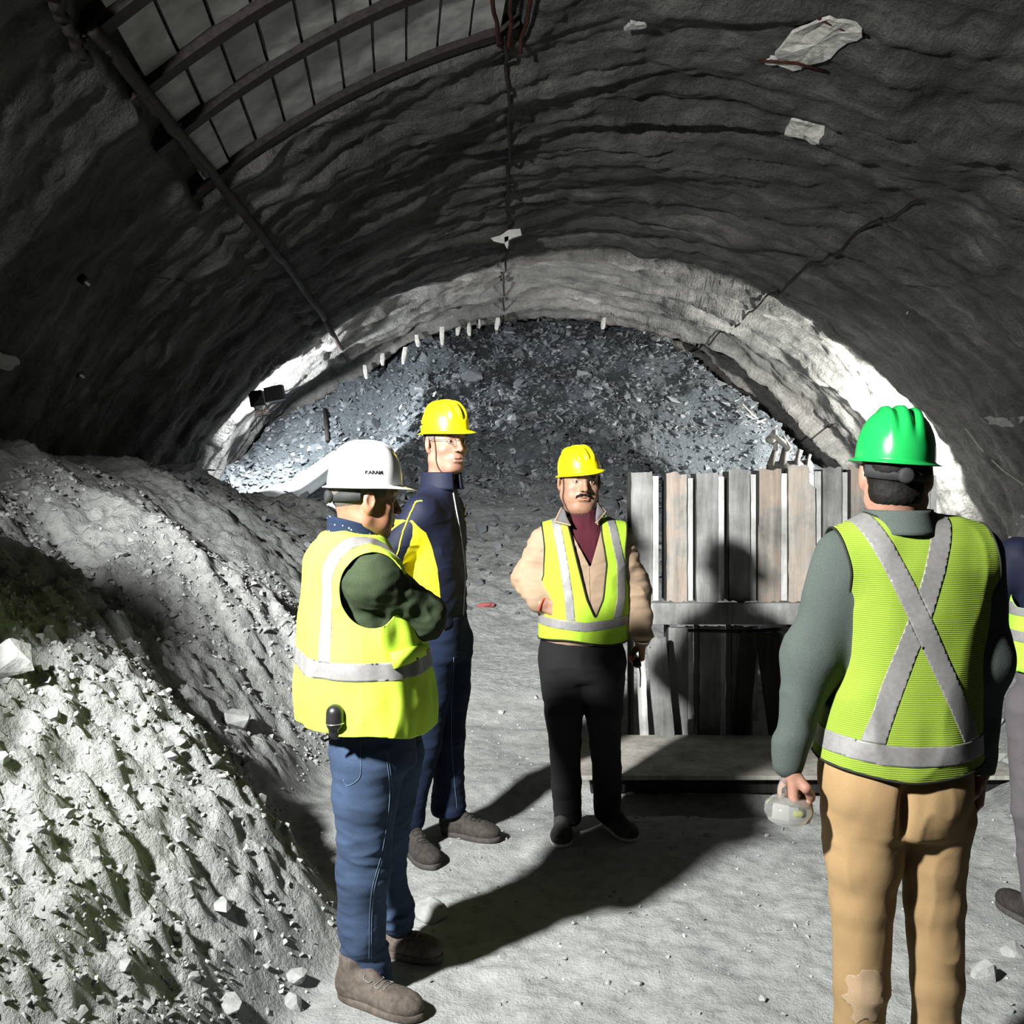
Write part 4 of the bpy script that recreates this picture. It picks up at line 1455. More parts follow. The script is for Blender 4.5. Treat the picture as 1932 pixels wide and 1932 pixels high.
def letter(hat, A, text, size, pos, s):
    """raised lettering on the shell; pos = (angle from front towards the right side, height)"""
    ang, z = pos
    ang = math.radians(ang)
    cu = bpy.data.curves.new('txt', 'FONT'); cu.body = text; cu.size = size * 1.35; cu.extrude = .0004; cu.align_x = 'CENTER'; cu.offset = .0004
    o = bpy.data.objects.new('txt', cu); COL.objects.link(o)
    dg = bpy.context.evaluated_depsgraph_get()
    me = bpy.data.meshes.new_from_object(o.evaluated_get(dg))
    bpy.data.objects.remove(o)
    V = np.zeros(len(me.vertices) * 3, np.float32); me.vertices.foreach_get('co', V); V = V.reshape(-1, 3).astype(float)
    Fc = [tuple(p.vertices) for p in me.polygons]
    out = []
    for x, y, zz in V:
        zc = z + y
        ce = math.sqrt(max(0, 1 - min(1, zc / .148) ** 2)) ** .74
        # walk along the shell; text reads left to right as seen from outside
        a = ang - x / .118
        rx, ry = .108 * ce, .134 * ce
        k = 1.014 + zz / .1
        out.append(A(rx * math.sin(a) * k, ry * math.cos(a) * k, zc))
    return mesh_obj('lettering', out, Fc, PIPING, hat, smooth=False)

def face_hair(root, hc, HM, s, mat, wide=1.0, brows=True, mustache=False, side=True):
    P = lambda x, y, z: hc + s * (HM @ np.array([x * wide, y, z]))
    if brows:
        for sx in (-1, 1):
            tube('eyebrow', curve_pts([P(sx * .014, .092, .025), P(sx * .028, .089, .031), P(sx * .045, .076, .027)], 10), s * .0030 * np.sin(np.linspace(.5, 2.6, 10)), mat, root, 6)
    if mustache:
        f = Field(P(0, .09, -.05) - .06, P(0, .09, -.05) + .06, .002)
        for sx in (-1, 1):
            f.chain([P(0, .1005, -.0475), P(sx * .014, .0985, -.0490), P(sx * .027, .0895, -.0570), P(sx * .031, .083, -.066)], [.0042 * s, .0056 * s, .0042 * s, .002 * s], .006)
        make('moustache', f, mat, root, .0006, 200)
    if side:
        f = Field(hc - .14, hc + .14, .004)
        f.ell(P(0, -.012, .036), [.0785 * wide * s, .1005 * s, .091 * s], HM, .01)
        f.plane(P(0, -.05, -.018), HM @ np.array([0, .45, -1]), .01)
        f.plane(P(0, .028, 0), HM @ np.array([0, 1, -.1]), .008)
        make('hair', f, mat, root, .001, 130)

def chin_strap(root, hc, HM, s, wide, BV, BT, z0=.035):
    P = lambda x, y, z: hc + s * (HM @ np.array([x * wide, y, z]))
    for sx in (-1, 1):
        pts = [P(sx * .084, .030, z0), P(sx * .080, .032, -.02), P(sx * .066, .030, -.07), P(sx * .038, .036, -.108), P(0, .050, -.124)]
        tube('chin_strap', hug(BV, BT, curve_pts(pts, 26), .0035), .0028, STRAP, root, 6)

# ================================================================== the tall man: yellow hard hat, glasses, navy and yellow tracksuit top
def person_tall():
    D = 4.39
    Q = lambda px, py, dy=0.0: W(px, py, D + dy)
    X = lambda px, y=D: (px - VPX) * y / F
    root = empty('person', (-.27, 4.42, 0))
    tag(root, 'tall person in yellow hard hat, glasses and navy tracksuit top with yellow side panels', 'person')
    yaw = math.radians(-14)
    hs = 1.08
    hc = Q(841, 838); HM = frame(math.radians(-54), .02)
    fx, fy = math.cos(yaw), math.sin(yaw)
    c0 = np.array([X(822), D, 0])
    L = lambda u, v, z: np.array([c0[0] + u * fy + v * fx, c0[1] - u * fx + v * fy, z])   # right, forward, up
    RS = L(.175, -.01, 1.485); LS = L(-.170, .0, 1.49)
    RE = L(.275, -.15, 1.245); LE = L(-.245, -.13, 1.25)
    RW = L(.09, -.225, 1.08); LW = L(-.07, -.215, 1.07)
    RH = Q(815, 1215, -.06); LH = Q(848, 1210, .06)
    RK = Q(800, 1400, -.02); LK = Q(846, 1385, .12)
    RA = W(768, 1560, 4.40); LA = W(846, 1540, 4.58)
    pts = [hc, RS, LS, RE, RA, LA, RW]
    lo, hi = bounds(pts, .14)
    f = Field(lo, hi, .010, [(2, hc[2] - .15, hc[2] + .12, .003), (0, hc[0] - .11, hc[0] + .12, .003), (1, hc[1] - .13, hc[1] + .12, .003), (2, .96, 1.06, .004)])
    add_head(f, hc, HM, hs, .98, 0)
    f.cap(hc + HM @ np.array([0, -.025, -.06]), Q(832, 920), .058, .062, .04)
    f.loft([(1.0, c0[0], D, .13, .09), (1.3, c0[0], D, .14, .09), (1.5, c0[0], D, .14, .07), (1.58, c0[0], D, .06, .05)], yaw, .04)
    f.chain([RS, RE, RW], [.045, .04, .026], .02); f.chain([LS, LE, LW], [.045, .04, .026], .02)
    f.chain([RH, RK, RA], [.07, .05, .035], .03); f.chain([LH, LK, LA], [.07, .05, .035], .03)
    add_hand(f, RW, L(-.6, -.1, -.35) - L(0, 0, 0), L(0, .9, .2) - L(0, 0, 0), 1, .5, .95, .5)
    add_hand(f, LW, L(.7, -.1, -.3) - L(0, 0, 0), L(0, .9, .2) - L(0, 0, 0), -1, .5, .95, .5)
    b, BV, BF = make('body', f, SKIN2, root, 0)
    BT = tri([tuple(q) for q in BF.tolist()])
    eyes(b, hc, HM, hs, .98)
    face_hair(root, hc, HM, hs, HAIRG, .98)
    hat, A = helmet(root, hc + HM @ np.array([0, -.002, .060]), frame(math.radians(-48), .02, -.05), HATY, .90, ribs=3, peak=.040, depth=.140)
    letter(hat, A, 'KARAM', .008, (118, .030), .9)
    P = lambda x, y, z: hc + hs * (HM @ np.array([x * .98, y, z]))
    # glasses
    g = None
    for sx in (-1, 1):
        o = tube('glasses', [P(sx * (.032) + .0185 * math.cos(a), .100 - .004 * abs(math.cos(a)), .008 + .0135 * math.sin(a)) for a in np.linspace(0, 2 * math.pi, 25)[:-1]], .0009, STRAP, root if g is None else g, 6, True)
        if g is None: g = o
        tube('temple', curve_pts([P(sx * .0505, .097, .013), P(sx * .074, .060, .014), P(sx * .083, .010, .012)], 8), .0012, STRAP, g, 6)
    tube('bridge', curve_pts([P(-.0135, .100, .010), P(0, .104, .013), P(.0135, .100, .010)], 6), .0010, STRAP, g, 6)
    chin_strap(root, hc, HM, hs, .98, BV, BT)
    # ---- jacket
    lo, hi = bounds([RS, LS, RE, LE, L(0, 0, .98), L(0, 0, 1.6)], .20)
    f = Field([lo[0], lo[1], .93], [hi[0], hi[1], 1.70], .0055)
    f.loft([(.985, c0[0], D, .180, .120), (1.10, c0[0], D, .182, .125), (1.25, c0[0], D, .185, .122), (1.38, c0[0], D, .192, .122), (1.46, c0[0], D, .185, .112), (1.52, c0[0], D, .150, .095), (1.57, c0[0] + .01, D, .105, .082), (1.62, c0[0] + .02, D, .070, .072)], yaw, .04)
    f.chain([RS, RE, RW], [.068, .056, .044], .07); f.chain([LS, LE, LW], [.066, .056, .044], .07)
    V, Fq = f.mesh(); V, Fq = biggest(V, Fq); V = relax(V, Fq, 2); N = vnormals(V, Fq)
    V = folds(V, N, .0075 * (.5 + .9 * sstep(1.5, 1.15, V[:, 2])), 11, 31, (.8, .8, 1.6))
    Ft = tri([tuple(q) for q in Fq.tolist()])
    # yellow panel under the sleeve: between torso front and arm, split off as its own part
    u = lambda V: (V[:, 0] - c0[0]) * fy - (V[:, 1] - c0[1]) * fx
    v = lambda V: (V[:, 0] - c0[0]) * fx + (V[:, 1] - c0[1]) * fy
    zt = lambda V: (V[:, 2] - 1.02)
    def pg(V):
        z = V[:, 2]
        front = np.interp(z, [.95, 1.05, 1.25, 1.40, 1.46], [.085, .080, .062, .030, -.02])
        a = np.minimum(front - v(V), v(V) + .20)
        a = np.minimum(a, 1.455 - z)
        return np.minimum(np.minimum(a, u(V) - .05), .262 - u(V) + 0 * z)
    Vp, Tp = clip(V, Ft, pg(V)); Tp = tri(Tp)
    Vn, Tn = clip(V, Ft, -pg(V)); Tn = tri(Tn)
    jk = mesh_obj('jacket', Vn, Tn, NAVY, root)
    pn = mesh_obj('side_panel', Vp, Tp, YELLOWP, jk)
    collar('jacket_collar', Q(833, 908), math.radians(-42), .086, .074, -.035, .040, .22, NAVY, jk, .004, .005)
    zip_pts = hugv(Vn, Tn, curve_pts([Q(851, 905, -.2), Q(858, 950, -.2), Q(870, 1020, -.2), Q(876, 1085, -.2), Q(872, 1175, -.2)], 40), .001)
    tube('zip', zip_pts, .0042, plain('pale_zip', (.32, .32, .34), .6), jk, 6)
    for pp in ([(800, 905), (775, 912), (768, 922), (762, 955), (756, 1000), (757, 1050)],):
        tube('yellow_stripe', hug(Vn, Tn, curve_pts([Q(x, y, -.3) for x, y in pp], 40), .0), .0028, YELLOWP, jk, 6)
    # small crest on the chest
    for (x0, y0, x1, y1) in ((873, 953, 878, 965), (879, 951, 876, 966), (874, 970, 880, 972), (875, 978, 881, 988)):
        tube('chest_crest', hugv(Vn, Tn, [Q(x0, y0, -.2), Q(x1, y1, -.2)], .001), .0022, plain('gold_thread', (.55, .38, .05), .7), jk, 5)
    # ---- jeans
    lo, hi = bounds([RH, LH, RA, LA, [c0[0], D, 1.05]], .16); lo[2] = .05
    f = Field(lo, hi, .006)
    f.loft([(.84, X(832), D, .150, .110), (.95, X(830), D, .155, .115), (1.04, X(828), D, .155, .115)], yaw, .05)
    f.chain([RH, (RH + RK) / 2, RK, RA + [0, 0, .06]], [.105, .090, .072, .072], .03)
    f.chain([LH, (LH + LK) / 2, LK, LA + [0, 0, .06]], [.105, .090, .070, .072], .03)
    f.cap(RA + [0, 0, .10], RA + [0, 0, .035], .068, .080, .02); f.cap(LA + [0, 0, .10], LA + [0, 0, .035], .066, .078, .02)
    f.plane(RA + np.array([0, 0, -.005]), [0, 0, -1], .01)
    j, JV, JF = make('jeans', f, JEANS2, root, .007, 11, 41, (.8, .8, 1.8))
    JT = tri([tuple(q) for q in JF.tolist()])
    strip_on(j, 'seam', JV, JT, [Q(x, y, -.2) for x, y in ((856, 1240), (852, 1330), (853, 1420), (862, 1525))], .0012, THREAD, .001, 50, False)
    shoe(root, (-.452, 4.430, 0), (-.305, 4.175, 0), DARKSH, SOLE, .100, .056, lace=True, lace_mat=PIPING, name='boot')
    shoe(root, (-.310, 4.610, 0), (-.040, 4.495, 0), DARKSH, SOLE, .100, .056, lace=True, lace_mat=PIPING, name='boot')
    fin(root)

# ================================================================== the moustached man who faces the camera
def person_front():
    D = 4.50
    Q = lambda px, py, dy=0.0: W(px, py, D + dy)
    X = lambda px: (px - VPX) * D / F
    root = empty('person', (.34, 4.6, 0))
    tag(root, 'moustached person facing the camera in yellow hard hat, beige jacket and lime vest', 'person')
    yaw = math.radians(-87)
    hs = 1.0; wd = 1.13
    hc = Q(1093, 911); HM = frame(math.radians(-79), -.03, 0.05)
    RS = Q(1030, 1020); LS = Q(1166, 1016)
    RE = Q(992, 1090, .03); RW = Q(1022, 1138, -.10)
    LE = Q(1197, 1108, .03); LW = Q(1211, 1208, -.05)
    RH = Q(1062, 1250); LH = Q(1136, 1250)
    RK = Q(1066, 1400, .03); LK = Q(1142, 1400, .04); RA = W(1071, 1545, 4.62); LA = W(1146, 1538, 4.66)
    lo, hi = bounds([hc, RE, LE, RA, LA, RW, LW], .15)
    f = Field(lo, hi, .010, [(2, hc[2] - .15, hc[2] + .12, .0028), (0, hc[0] - .11, hc[0] + .11, .003), (1, hc[1] - .14, hc[1] + .05, .003), (2, .76, .93, .0035), (0, LW[0] - .05, LW[0] + .06, .0035), (1, LW[1] - .06, LW[1] + .06, .0035), (2, 1.0, 1.1, .004)])
    add_head(f, hc, HM, hs, wd, .022)
    f.cap(hc + HM @ np.array([0, -.02, -.05]), Q(1098, 985), .066, .070, .04)
    f.ell(hc + HM @ np.array([0, .045, -.112]), [.050, .040, .022], HM, .02)        # double chin
    f.loft([(.95, X(1098), D, .14, .09), (1.2, X(1100), D, .14, .09), (1.36, X(1098), D, .13, .07), (1.42, X(1098), D, .06, .05)], yaw, .04)
    f.chain([RS, RE, RW], [.045, .04, .028], .02); f.chain([LS, LE, LW], [.045, .04, .030], .02)
    f.chain([RH, RK, RA], [.07, .05, .035], .03); f.chain([LH, LK, LA], [.07, .05, .035], .03)
    add_hand(f, RW, [.75, -.25, -.30], [.2, .9, 0], 1, .15, .95, .1)
    add_hand(f, LW, [-.02, -.12, -1], [-1, .05, 0], 1, .95, 1.0, .9)
    b, BV, BF = make('body', f, SKIN3, root, 0)
    BT = tri([tuple(q) for q in BF.tolist()])
    eyes(b, hc, HM, hs, wd, look=(-.12, 0))
    face_hair(root, hc, HM, hs, HAIRB, wd, True, True)
    helmet(root, hc + HM @ np.array([.002, -.006, .053]), frame(math.radians(-68), .05, -.16), HATY, .845, ribs=3, peak=.034, depth=.130)
    chin_strap(root, hc, HM, hs, wd, BV, BT)
    # lips, slightly redder
    P = lambda x, y, z: hc + hs * (HM @ np.array([x * wd, y, z]))
    LIP = plain('lip_skin', (.34, .15, .11), .5)
    tube('lower_lip', hug(BV, BT, curve_pts([P(-.018, .10, -.068), P(0, .11, -.070), P(.018, .10, -.068)], 10), -.0005), .004 * np.sin(np.linspace(.4, 2.74, 10)), LIP, b, 6)
    # ---- maroon roll-neck
    f = Field(Q(1098, 1010) - [.16, .16, .16], Q(1098, 1010) + [.16, .16, .16], .005)
    f.loft([(1.24, X(1098), D, .13, .105), (1.36, X(1098), D, .13, .098), (1.42, X(1098), D, .085, .080), (1.455, X(1098), D, .070, .074), (1.492, X(1098), D - .004, .069, .074)], yaw, .03)
    make('rollneck', f, MAROON, root, .003, 30, 51, (1, 1, .4))
    # ---- jacket
    lo, hi = bounds([RS, LS, RE, LE, RW, LW], .14)
    f = Field([lo[0], lo[1], .84], [hi[0], hi[1], 1.48], .0055)
    f.loft([(.885, X(1098), D, .165, .125), (.93, X(1098), D, .185, .140), (1.05, X(1100), D, .190, .145), (1.18, X(1101), D, .186, .135), (1.30, X(1100), D, .178, .120), (1.37, X(1098), D, .155, .105), (1.415, X(1098), D, .110, .090), (1.44, X(1098), D, .080, .082)], yaw, .04)
    f.chain([RS, RE + [.008, 0, 0], RW + [-.025, .02, .01]], [.062, .056, .043], .06)
    f.chain([LS, LE, LW + [0, 0, .035]], [.062, .055, .045], .06)
    f.cap(LW + [0, 0, .055], LW + [0, 0, .015], .041, .038, .008)
    V, Fq = f.mesh(); V, Fq = biggest(V, Fq); V = relax(V, Fq, 2); N = vnormals(V, Fq)
    armness = sstep(.17, .24, np.abs(V[:, 0] - X(1100)))
    V = folds(V, N, .006 + .009 * armness, 13, 61, (.8, .8, 1.7))
    Ft = tri([tuple(q) for q in Fq.tolist()])
    front = lambda V: D - .02 - V[:, 1]
    def jv(V):       # open neck, zipped from the breastbone down
        z = V[:, 2]
        l = np.interp(z, [1.24, 1.42], [X(1108), X(1068)]); r = np.interp(z, [1.24, 1.42], [X(1110), X(1134)])
        return -np.minimum(np.minimum(V[:, 0] - l, r - V[:, 0]), np.minimum(front(V), z - 1.24))
    def jn(V): return np.sqrt((V[:, 0] - X(1098)) ** 2 + (V[:, 1] - D) ** 2 + .5 * (V[:, 2] - 1.46) ** 2) - .078
    Vj, Tj = clip_all(V, Ft, [jv, jn])
    jk = shell('jacket', Vj, Tj, .003, BEIGE, root)
    tube('zip', hugv(Vj, Tj, curve_pts([Q(1110, 1070, -.2), Q(1112, 1120, -.2), Q(1113, 1212, -.2)], 30), .003), .0028, plain('tan_zip', (.25, .19, .12), .6), jk, 6)
    # turned-down collar with grey lining
    for nm, pl in (('collar_flap', [(1060, 957, -.03), (1047, 984, -.085), (1077, 991, -.125), (1063, 962, -.085)]), ('collar_flap', [(1128, 950, -.04), (1143, 966, -.095), (1124, 987, -.125), (1126, 958, -.085)])):
        A_ = np.array([Q(*p) for p in pl]); n_ = np.cross(A_[1] - A_[0], A_[2] - A_[0]); n_ /= np.linalg.norm(n_)
        if n_[1] > 0: n_ = -n_
        g = 5; VV = []; FF = []
        for i in range(g):
            for k in range(g):
                a, b_ = i / (g - 1), k / (g - 1)
                p = (A_[0] * (1 - a) + A_[1] * a) * (1 - b_) + (A_[3] * (1 - a) + A_[2] * a) * b_
                VV.append(p + n_ * .012 * math.sin(a * math.pi) * math.sin(b_ * math.pi))
        VV = np.array(VV)
        for i in range(g - 1):
            for k in range(g - 1):
                a = i * g + k; FF += [(a, a + 1, a + g + 1), (a, a + g + 1, a + g)]
        cf = shell(nm, VV, np.array(FF), .004, GREYL, jk)
        loop = [VV[i * g] for i in range(g)] + [VV[(g - 1) * g + k] for k in range(1, g)]
        tube('collar_edge', loop, .0045, BEIGE, cf, 6)
    collar('collar_stand', Q(1097, 985, .01), yaw, .086, .082, -.045, .028, .75, BEIGE, jk, .004, .005)
    # ---- vest
    f = Field([X(1100) - .32, D - .26, .86], [X(1100) + .32, D + .26, 1.52], .006)
    f.loft([(.86, X(1100), D, .190, .150), (.94, X(1100), D, .197, .154), (1.05, X(1101), D, .200, .158), (1.18, X(1101), D, .198, .150), (1.30, X(1100), D, .200, .134), (1.375, X(1099), D, .185, .118), (1.42, X(1098), D, .140, .102), (1.455, X(1098), D, .085, .088)], yaw, .03)
    f.cap(RS + [.05, 0, .015], RS + [-.01, 0, .0], .070, .074, .06); f.cap(LS + [-.05, 0, .015], LS + [.01, 0, .0], .070, .074, .06)
    u = lambda V: X(1101) - V[:, 0]                     # + towards his right (viewer's left)
    au = lambda V: np.abs(u(V))
    hem = lambda V: V[:, 2] - (.912 - .012 * np.cos(V[:, 0] * 14)) 
    arm = lambda V: np.interp(V[:, 2], [1.06, 1.10, 1.20, 1.32, 1.42, 1.5], [.40, .205, .178, .176, .188, .19]) - au(V)
    neck = lambda V: np.sqrt((V[:, 0] - X(1099)) ** 2 + (V[:, 1] - D) ** 2 + .5 * (V[:, 2] - 1.47) ** 2) - .096
    def fr(V):
        z = V[:, 2]
        l = np.interp(z, [.90, .965, 1.02, 1.10, 1.25, 1.38, 1.45], [X(1118), X(1110), X(1117), X(1102), X(1086), X(1073), X(1066)])
        r = np.interp(z, [.90, .965, 1.02, 1.10, 1.25, 1.38, 1.45], [X(1118.5), X(1110.5), X(1117.5), X(1132), X(1139), X(1131), X(1130)])
        return -np.minimum(np.minimum(V[:, 0] - l, r - V[:, 0]), front(V))
    def vt(xa, xb):
        def cxx(V): return np.interp(V[:, 2], [.97, 1.10, 1.25, 1.43], xa)
        return [lambda V: .0185 - np.abs(V[:, 0] - cxx(V)), lambda V: V[:, 2] - (1.004 + .02 * np.abs(V[:, 0] - X(1100)) / .2)]
    tl = vt([X(1074), X(1070), X(1061), X(1048)], 0)
    tr = vt([X(1154), X(1166), X(1166), X(1150)], 0)
    bt = [lambda V: V[:, 2] - (.962 + .02 * np.abs(V[:, 0] - X(1100)) / .2), lambda V: (1.002 + .02 * np.abs(V[:, 0] - X(1100)) / .2) - V[:, 2]]
    vest, VV, VT = wear_vest(root, f, LIME3, 71, hem, arm, neck, fr, [tl, tr, bt], pip=True, amp=.007, fs=11)
    # ---- trousers
    lo, hi = bounds([RH, LH, RA, LA, [X(1098), D, .92]], .15); lo[2] = .03
    f = Field(lo, hi, .006)
    f.loft([(.735, X(1098), D, .160, .112), (.80, X(1098), D, .172, .125), (.86, X(1097), D, .180, .130), (.93, X(1097), D, .176, .130)], yaw, .04)
    f.cap(Q(1062, 1255), Q(1062, 1300), .098, .092, .06); f.cap(Q(1136, 1255), Q(1136, 1300), .098, .092, .06)
    f.chain([Q(1060, 1268), Q(1064, 1340), RK, Q(1068, 1480, .07), RA + [0, 0, .02]], [.098, .086, .070, .066, .062], .012)
    f.chain([Q(1138, 1268), Q(1139, 1340), LK, Q(1146, 1480, .09), LA + [0, 0, .02]], [.098, .084, .068, .064, .062], .012)
    j, JV, JF = make('trousers', f, BLACKT, root, .008, 10, 81, (.8, .8, 1.2))
    shoe(root, (.258, 4.690, 0), (.226, 4.415, 0), GREYSH, SOLEW, .060, .050, lace=False, sole_h=.016)
    shoe(root, (.452, 4.720, 0), (.560, 4.485, 0), GREYSH, SOLEW, .060, .050, lace=False, sole_h=.016)
    # watch
    wr = LW + np.array([0, -.005, -.004])
    tube('wristwatch', [wr + .0315 * np.array([math.cos(a), math.sin(a), .10 * math.sin(a)]) for a in np.linspace(0, 2 * math.pi, 29)[:-1]], .006, METAL, root, 6, True)
    # red thread bracelet on the other wrist
    wr = RW + np.array([.004, -.005, -.004]); dd = np.array([.75, -.25, -.30]); dd /= np.linalg.norm(dd); e1 = np.cross(dd, [0, 0, 1]); e1 /= np.linalg.norm(e1); e2 = np.cross(dd, e1)
    tube('red_bracelet', [wr + .030 * (math.cos(a) * e1 + math.sin(a) * e2) for a in np.linspace(0, 2 * math.pi, 29)[:-1]], .004, plain('red_thread', (.5, .04, .02), .8), root, 6, True)
    fin(root)
    # ---- walkie-talkie in his hand, aerial pointing down
    h = LW + np.array([-.028, -.012, -.088])
    r = empty('handheld_radio', tuple(h + [0, 0, -.05]))
    tag(r, 'small black handheld radio with thin aerial held low by the moustached person', 'radio')
    f = Field(h - .09, h + .09, .003)
    f.cap(h + [.0, .045, .006], h + [.0, -.040, -.006], .017, .018, .006)
    f.cap(h + [.004, -.045, -.008], h + [.004, -.058, -.008], .013, .013, .006)
    make('radio_body', f, BLACKP, r, 0)
    tube('aerial', [h + [.010, -.045, -.012], h + [.014, -.052, -.05], h + [.012, -.055, -.105]], [.0042, .0032, .0026], BLACKP, r, 6)
    fin(r)

# ================================================================== the man in the green hard hat, seen from behind
def person_green():
    D = 2.59
    Q = lambda px, py, dy=0.0: W(px, py, D + dy)
    X = lambda px: (px - VPX) * D / F
    root = empty('person', (1.0, 2.62, 0))
    tag(root, 'person from behind in green hard hat, cross-banded lime vest and khaki trousers', 'person')
    yaw = math.radians(91)
    hc = Q(1690, 898); HM = frame(math.radians(70), 0, 0)
    LS = Q(1592, 1050); RS = Q(1836, 1046)
    LE = Q(1525, 1240, -.01); LW = Q(1489, 1446, -.03)
    RE = Q(1860, 1245, -.01); RW = Q(1846, 1452, .02)
    LH = Q(1635, 1500); RH = Q(1756, 1500)
    LK = Q(1626, 1760, .0); RK = Q(1766, 1760, .02); LA = np.array([X(1622), D + .03, .09]); RA = np.array([X(1766), D + .05, .09])
    lo, hi = bounds([hc, LE, RE, LW, RW, LA, RA, hc], .15); lo[2] = .02
    f = Field(lo, hi, .011, [(2, hc[2] - .15, hc[2] + .12, .0035), (0, hc[0] - .11, hc[0] + .11, .0035), (1, hc[1] - .12, hc[1] + .13, .0035),
                             (2, .79, .93, .003), (0, LW[0] - .055, LW[0] + .07, .0032), (0, RW[0] - .055, RW[0] + .05, .0035), (1, LW[1] - .08, LW[1] + .08, .0035)])
    add_head(f, hc, HM, 1.0, 1.02, 0)
    f.cap(hc + HM @ np.array([0, -.03, -.05]), Q(1692, 985), .060, .064, .04)
    f.loft([(.95, X(1695), D, .13, .09), (1.2, X(1710), D, .14, .09), (1.44, X(1708), D, .13, .07), (1.51, X(1700), D, .06, .05)], yaw, .04)
    f.chain([LS, LE, LW], [.045, .04, .028], .02); f.chain([RS, RE, RW], [.045, .04, .028], .02)
    f.chain([LH, LK, LA], [.07, .05, .035], .03); f.chain([RH, RK, RA], [.07, .05, .035], .03)
    add_hand(f, LW, [.05, .0, -1], [1, .12, 0], 1, 1.15, 1.0, .85)
    add_hand(f, RW, [-.06, .08, -1], [-1, .10, 0], -1, .55, 1.0, .5)
    b, BV, BF = make('body', f, SKIN4, root, 0)
    eyes(b, hc, HM, 1.0, 1.02)
    # hair down the nape and a short beard
    f = Field(hc - .15, hc + .15, .004)
    f.ell(hc + HM @ np.array([0, -.014, .034]), [.0805, .1010, .090], HM, .01)
    f.ell(hc + HM @ np.array([0, -.045, -.040]), [.066, .055, .055], HM, .02)
    f.plane(hc + HM @ np.array([0, -.06, -.072]), HM @ np.array([0, .1, -1]), .012)
    f.plane(hc + HM @ np.array([0, .018, 0]), HM @ np.array([0, 1, .25]), .01)
    f.ell(hc + HM @ np.array([.086, -.006, -.006]), [.02, .022, .034], HM, .008, 'cut')
    f.ell(hc + HM @ np.array([-.086, -.006, -.006]), [.02, .022, .034], HM, .008, 'cut')
    make('hair', f, HAIRB, root, .0025, 90)
    f = Field(hc - .15, hc + .15, .004)
    f.ell(hc + HM @ np.array([0, .030, -.070]), [.066, .062, .052], HM, .02)
    f.plane(hc + HM @ np.array([0, .03, -.045]), HM @ np.array([0, .15, 1]), .01)
    f.plane(hc + HM @ np.array([0, -.004, -.05]), HM @ np.array([0, -1, 0]), .01)
    make('beard', f, HAIRB, root, .0015, 90)
    helmet(root, hc + HM @ np.array([-.002, -.002, .044]), frame(math.radians(84), .02, -.075), HATG, .895, ribs=3, peak=.032, depth=.146, rib_amp=.006)
    # ---- fleece
    lo, hi = bounds([LS, RS, LE, RE, LW, RW], .14)
    f = Field([lo[0], lo[1], .88], [hi[0], hi[1], 1.56], .0065)
    f.loft([(.94, X(1690), D, .165, .115), (1.05, X(1698), D, .172, .118), (1.20, X(1715), D, .176, .12), (1.34, X(1720), D, .178, .12), (1.43, X(1715), D, .175, .11), (1.485, X(1708), D, .145, .09), (1.525, X(1700), D, .085, .072), (1.545, X(1698), D, .072, .070)], yaw, .04)
    f.chain([LS, LE, LW + [.002, 0, .03]], [.070, .054, .040], .07); f.chain([RS, RE, RW + [0, 0, .03]], [.070, .050, .040], .07)
    f.cap(LW + [.0, 0, .06], LW + [-.003, 0, .008], .042, .0385, .008); f.cap(RW + [.0, 0, .06], RW + [0, 0, .008], .041, .038, .008)
    armf = lambda V: .45 + .9 * sstep(.16, .22, np.abs(V[:, 0] - X(1712)))
    make('fleece_top', f, GREYGREEN, root, .0065, 8, 91, (1.2, 1.2, 1.0), ampf=armf)
    collar('collar', Q(1695, 985), yaw, .092, .076, -.028, .032, .35, GREYGREEN, root, .0, .006)
    # ---- vest
    f = Field([X(1700) - .33, D - .25, .84], [X(1700) + .33, D + .25, 1.58], .0065)
    f.loft([(.85, X(1690), D, .200, .150), (.93, X(1690), D, .202, .152), (1.03, X(1697), D, .194, .144), (1.18, X(1714), D, .184, .134), (1.32, X(1722), D, .196, .134), (1.42, X(1718), D, .200, .124), (1.475, X(1712), D, .170, .104), (1.52, X(1702), D, .105, .084), (1.55, X(1698), D, .078, .078)], yaw, .03)
    f.cap(LS + [.06, 0, .02], LS + [0, 0, .0], .080, .080, .06); f.cap(RS + [-.06, 0, .02], RS + [0, 0, .0], .080, .080, .06)
    hem = lambda V: V[:, 2] - (.932 - .020 * np.cos((V[:, 0] - X(1690)) * 9))
    def arm(V):
        z = V[:, 2]
        l = np.interp(z, [1.00, 1.06, 1.16, 1.30, 1.42, 1.47, 1.52], [-.5, X(1560), X(1577), X(1587), X(1584), X(1576), X(1570)])
        r = np.interp(z, [1.00, 1.08, 1.22, 1.30, 1.42, 1.47, 1.52], [3., X(1846), X(1855), X(1858), X(1857), X(1853), X(1850)])
        return np.minimum(V[:, 0] - l, r - V[:, 0])
    neck = lambda V: np.sqrt((V[:, 0] - X(1697)) ** 2 + (V[:, 1] - D) ** 2 + .6 * (V[:, 2] - 1.55) ** 2) - .088
    back = lambda V: D - .0 - V[:, 1]
    hw = .0245
    def line(x0, y0, x1, y1, w=hw):
        z0 = CAMZ - (y0 - VPY) * 2.47 / F; z1 = CAMZ - (y1 - VPY) * 2.47 / F; a0 = (x0 - VPX) * 2.47 / F; a1 = (x1 - VPX) * 2.47 / F
        n = np.array([-(z1 - z0), a1 - a0]); n = n / np.linalg.norm(n)
        return lambda V: w - np.abs((V[:, 0] - a0) * n[0] + (V[:, 2] - z0) * n[1])
    blt = lambda V: 1.000 + .03 * 0 - .012 * np.cos((V[:, 0] - X(1690)) * 10)
    above = lambda V: V[:, 2] - blt(V) - .009
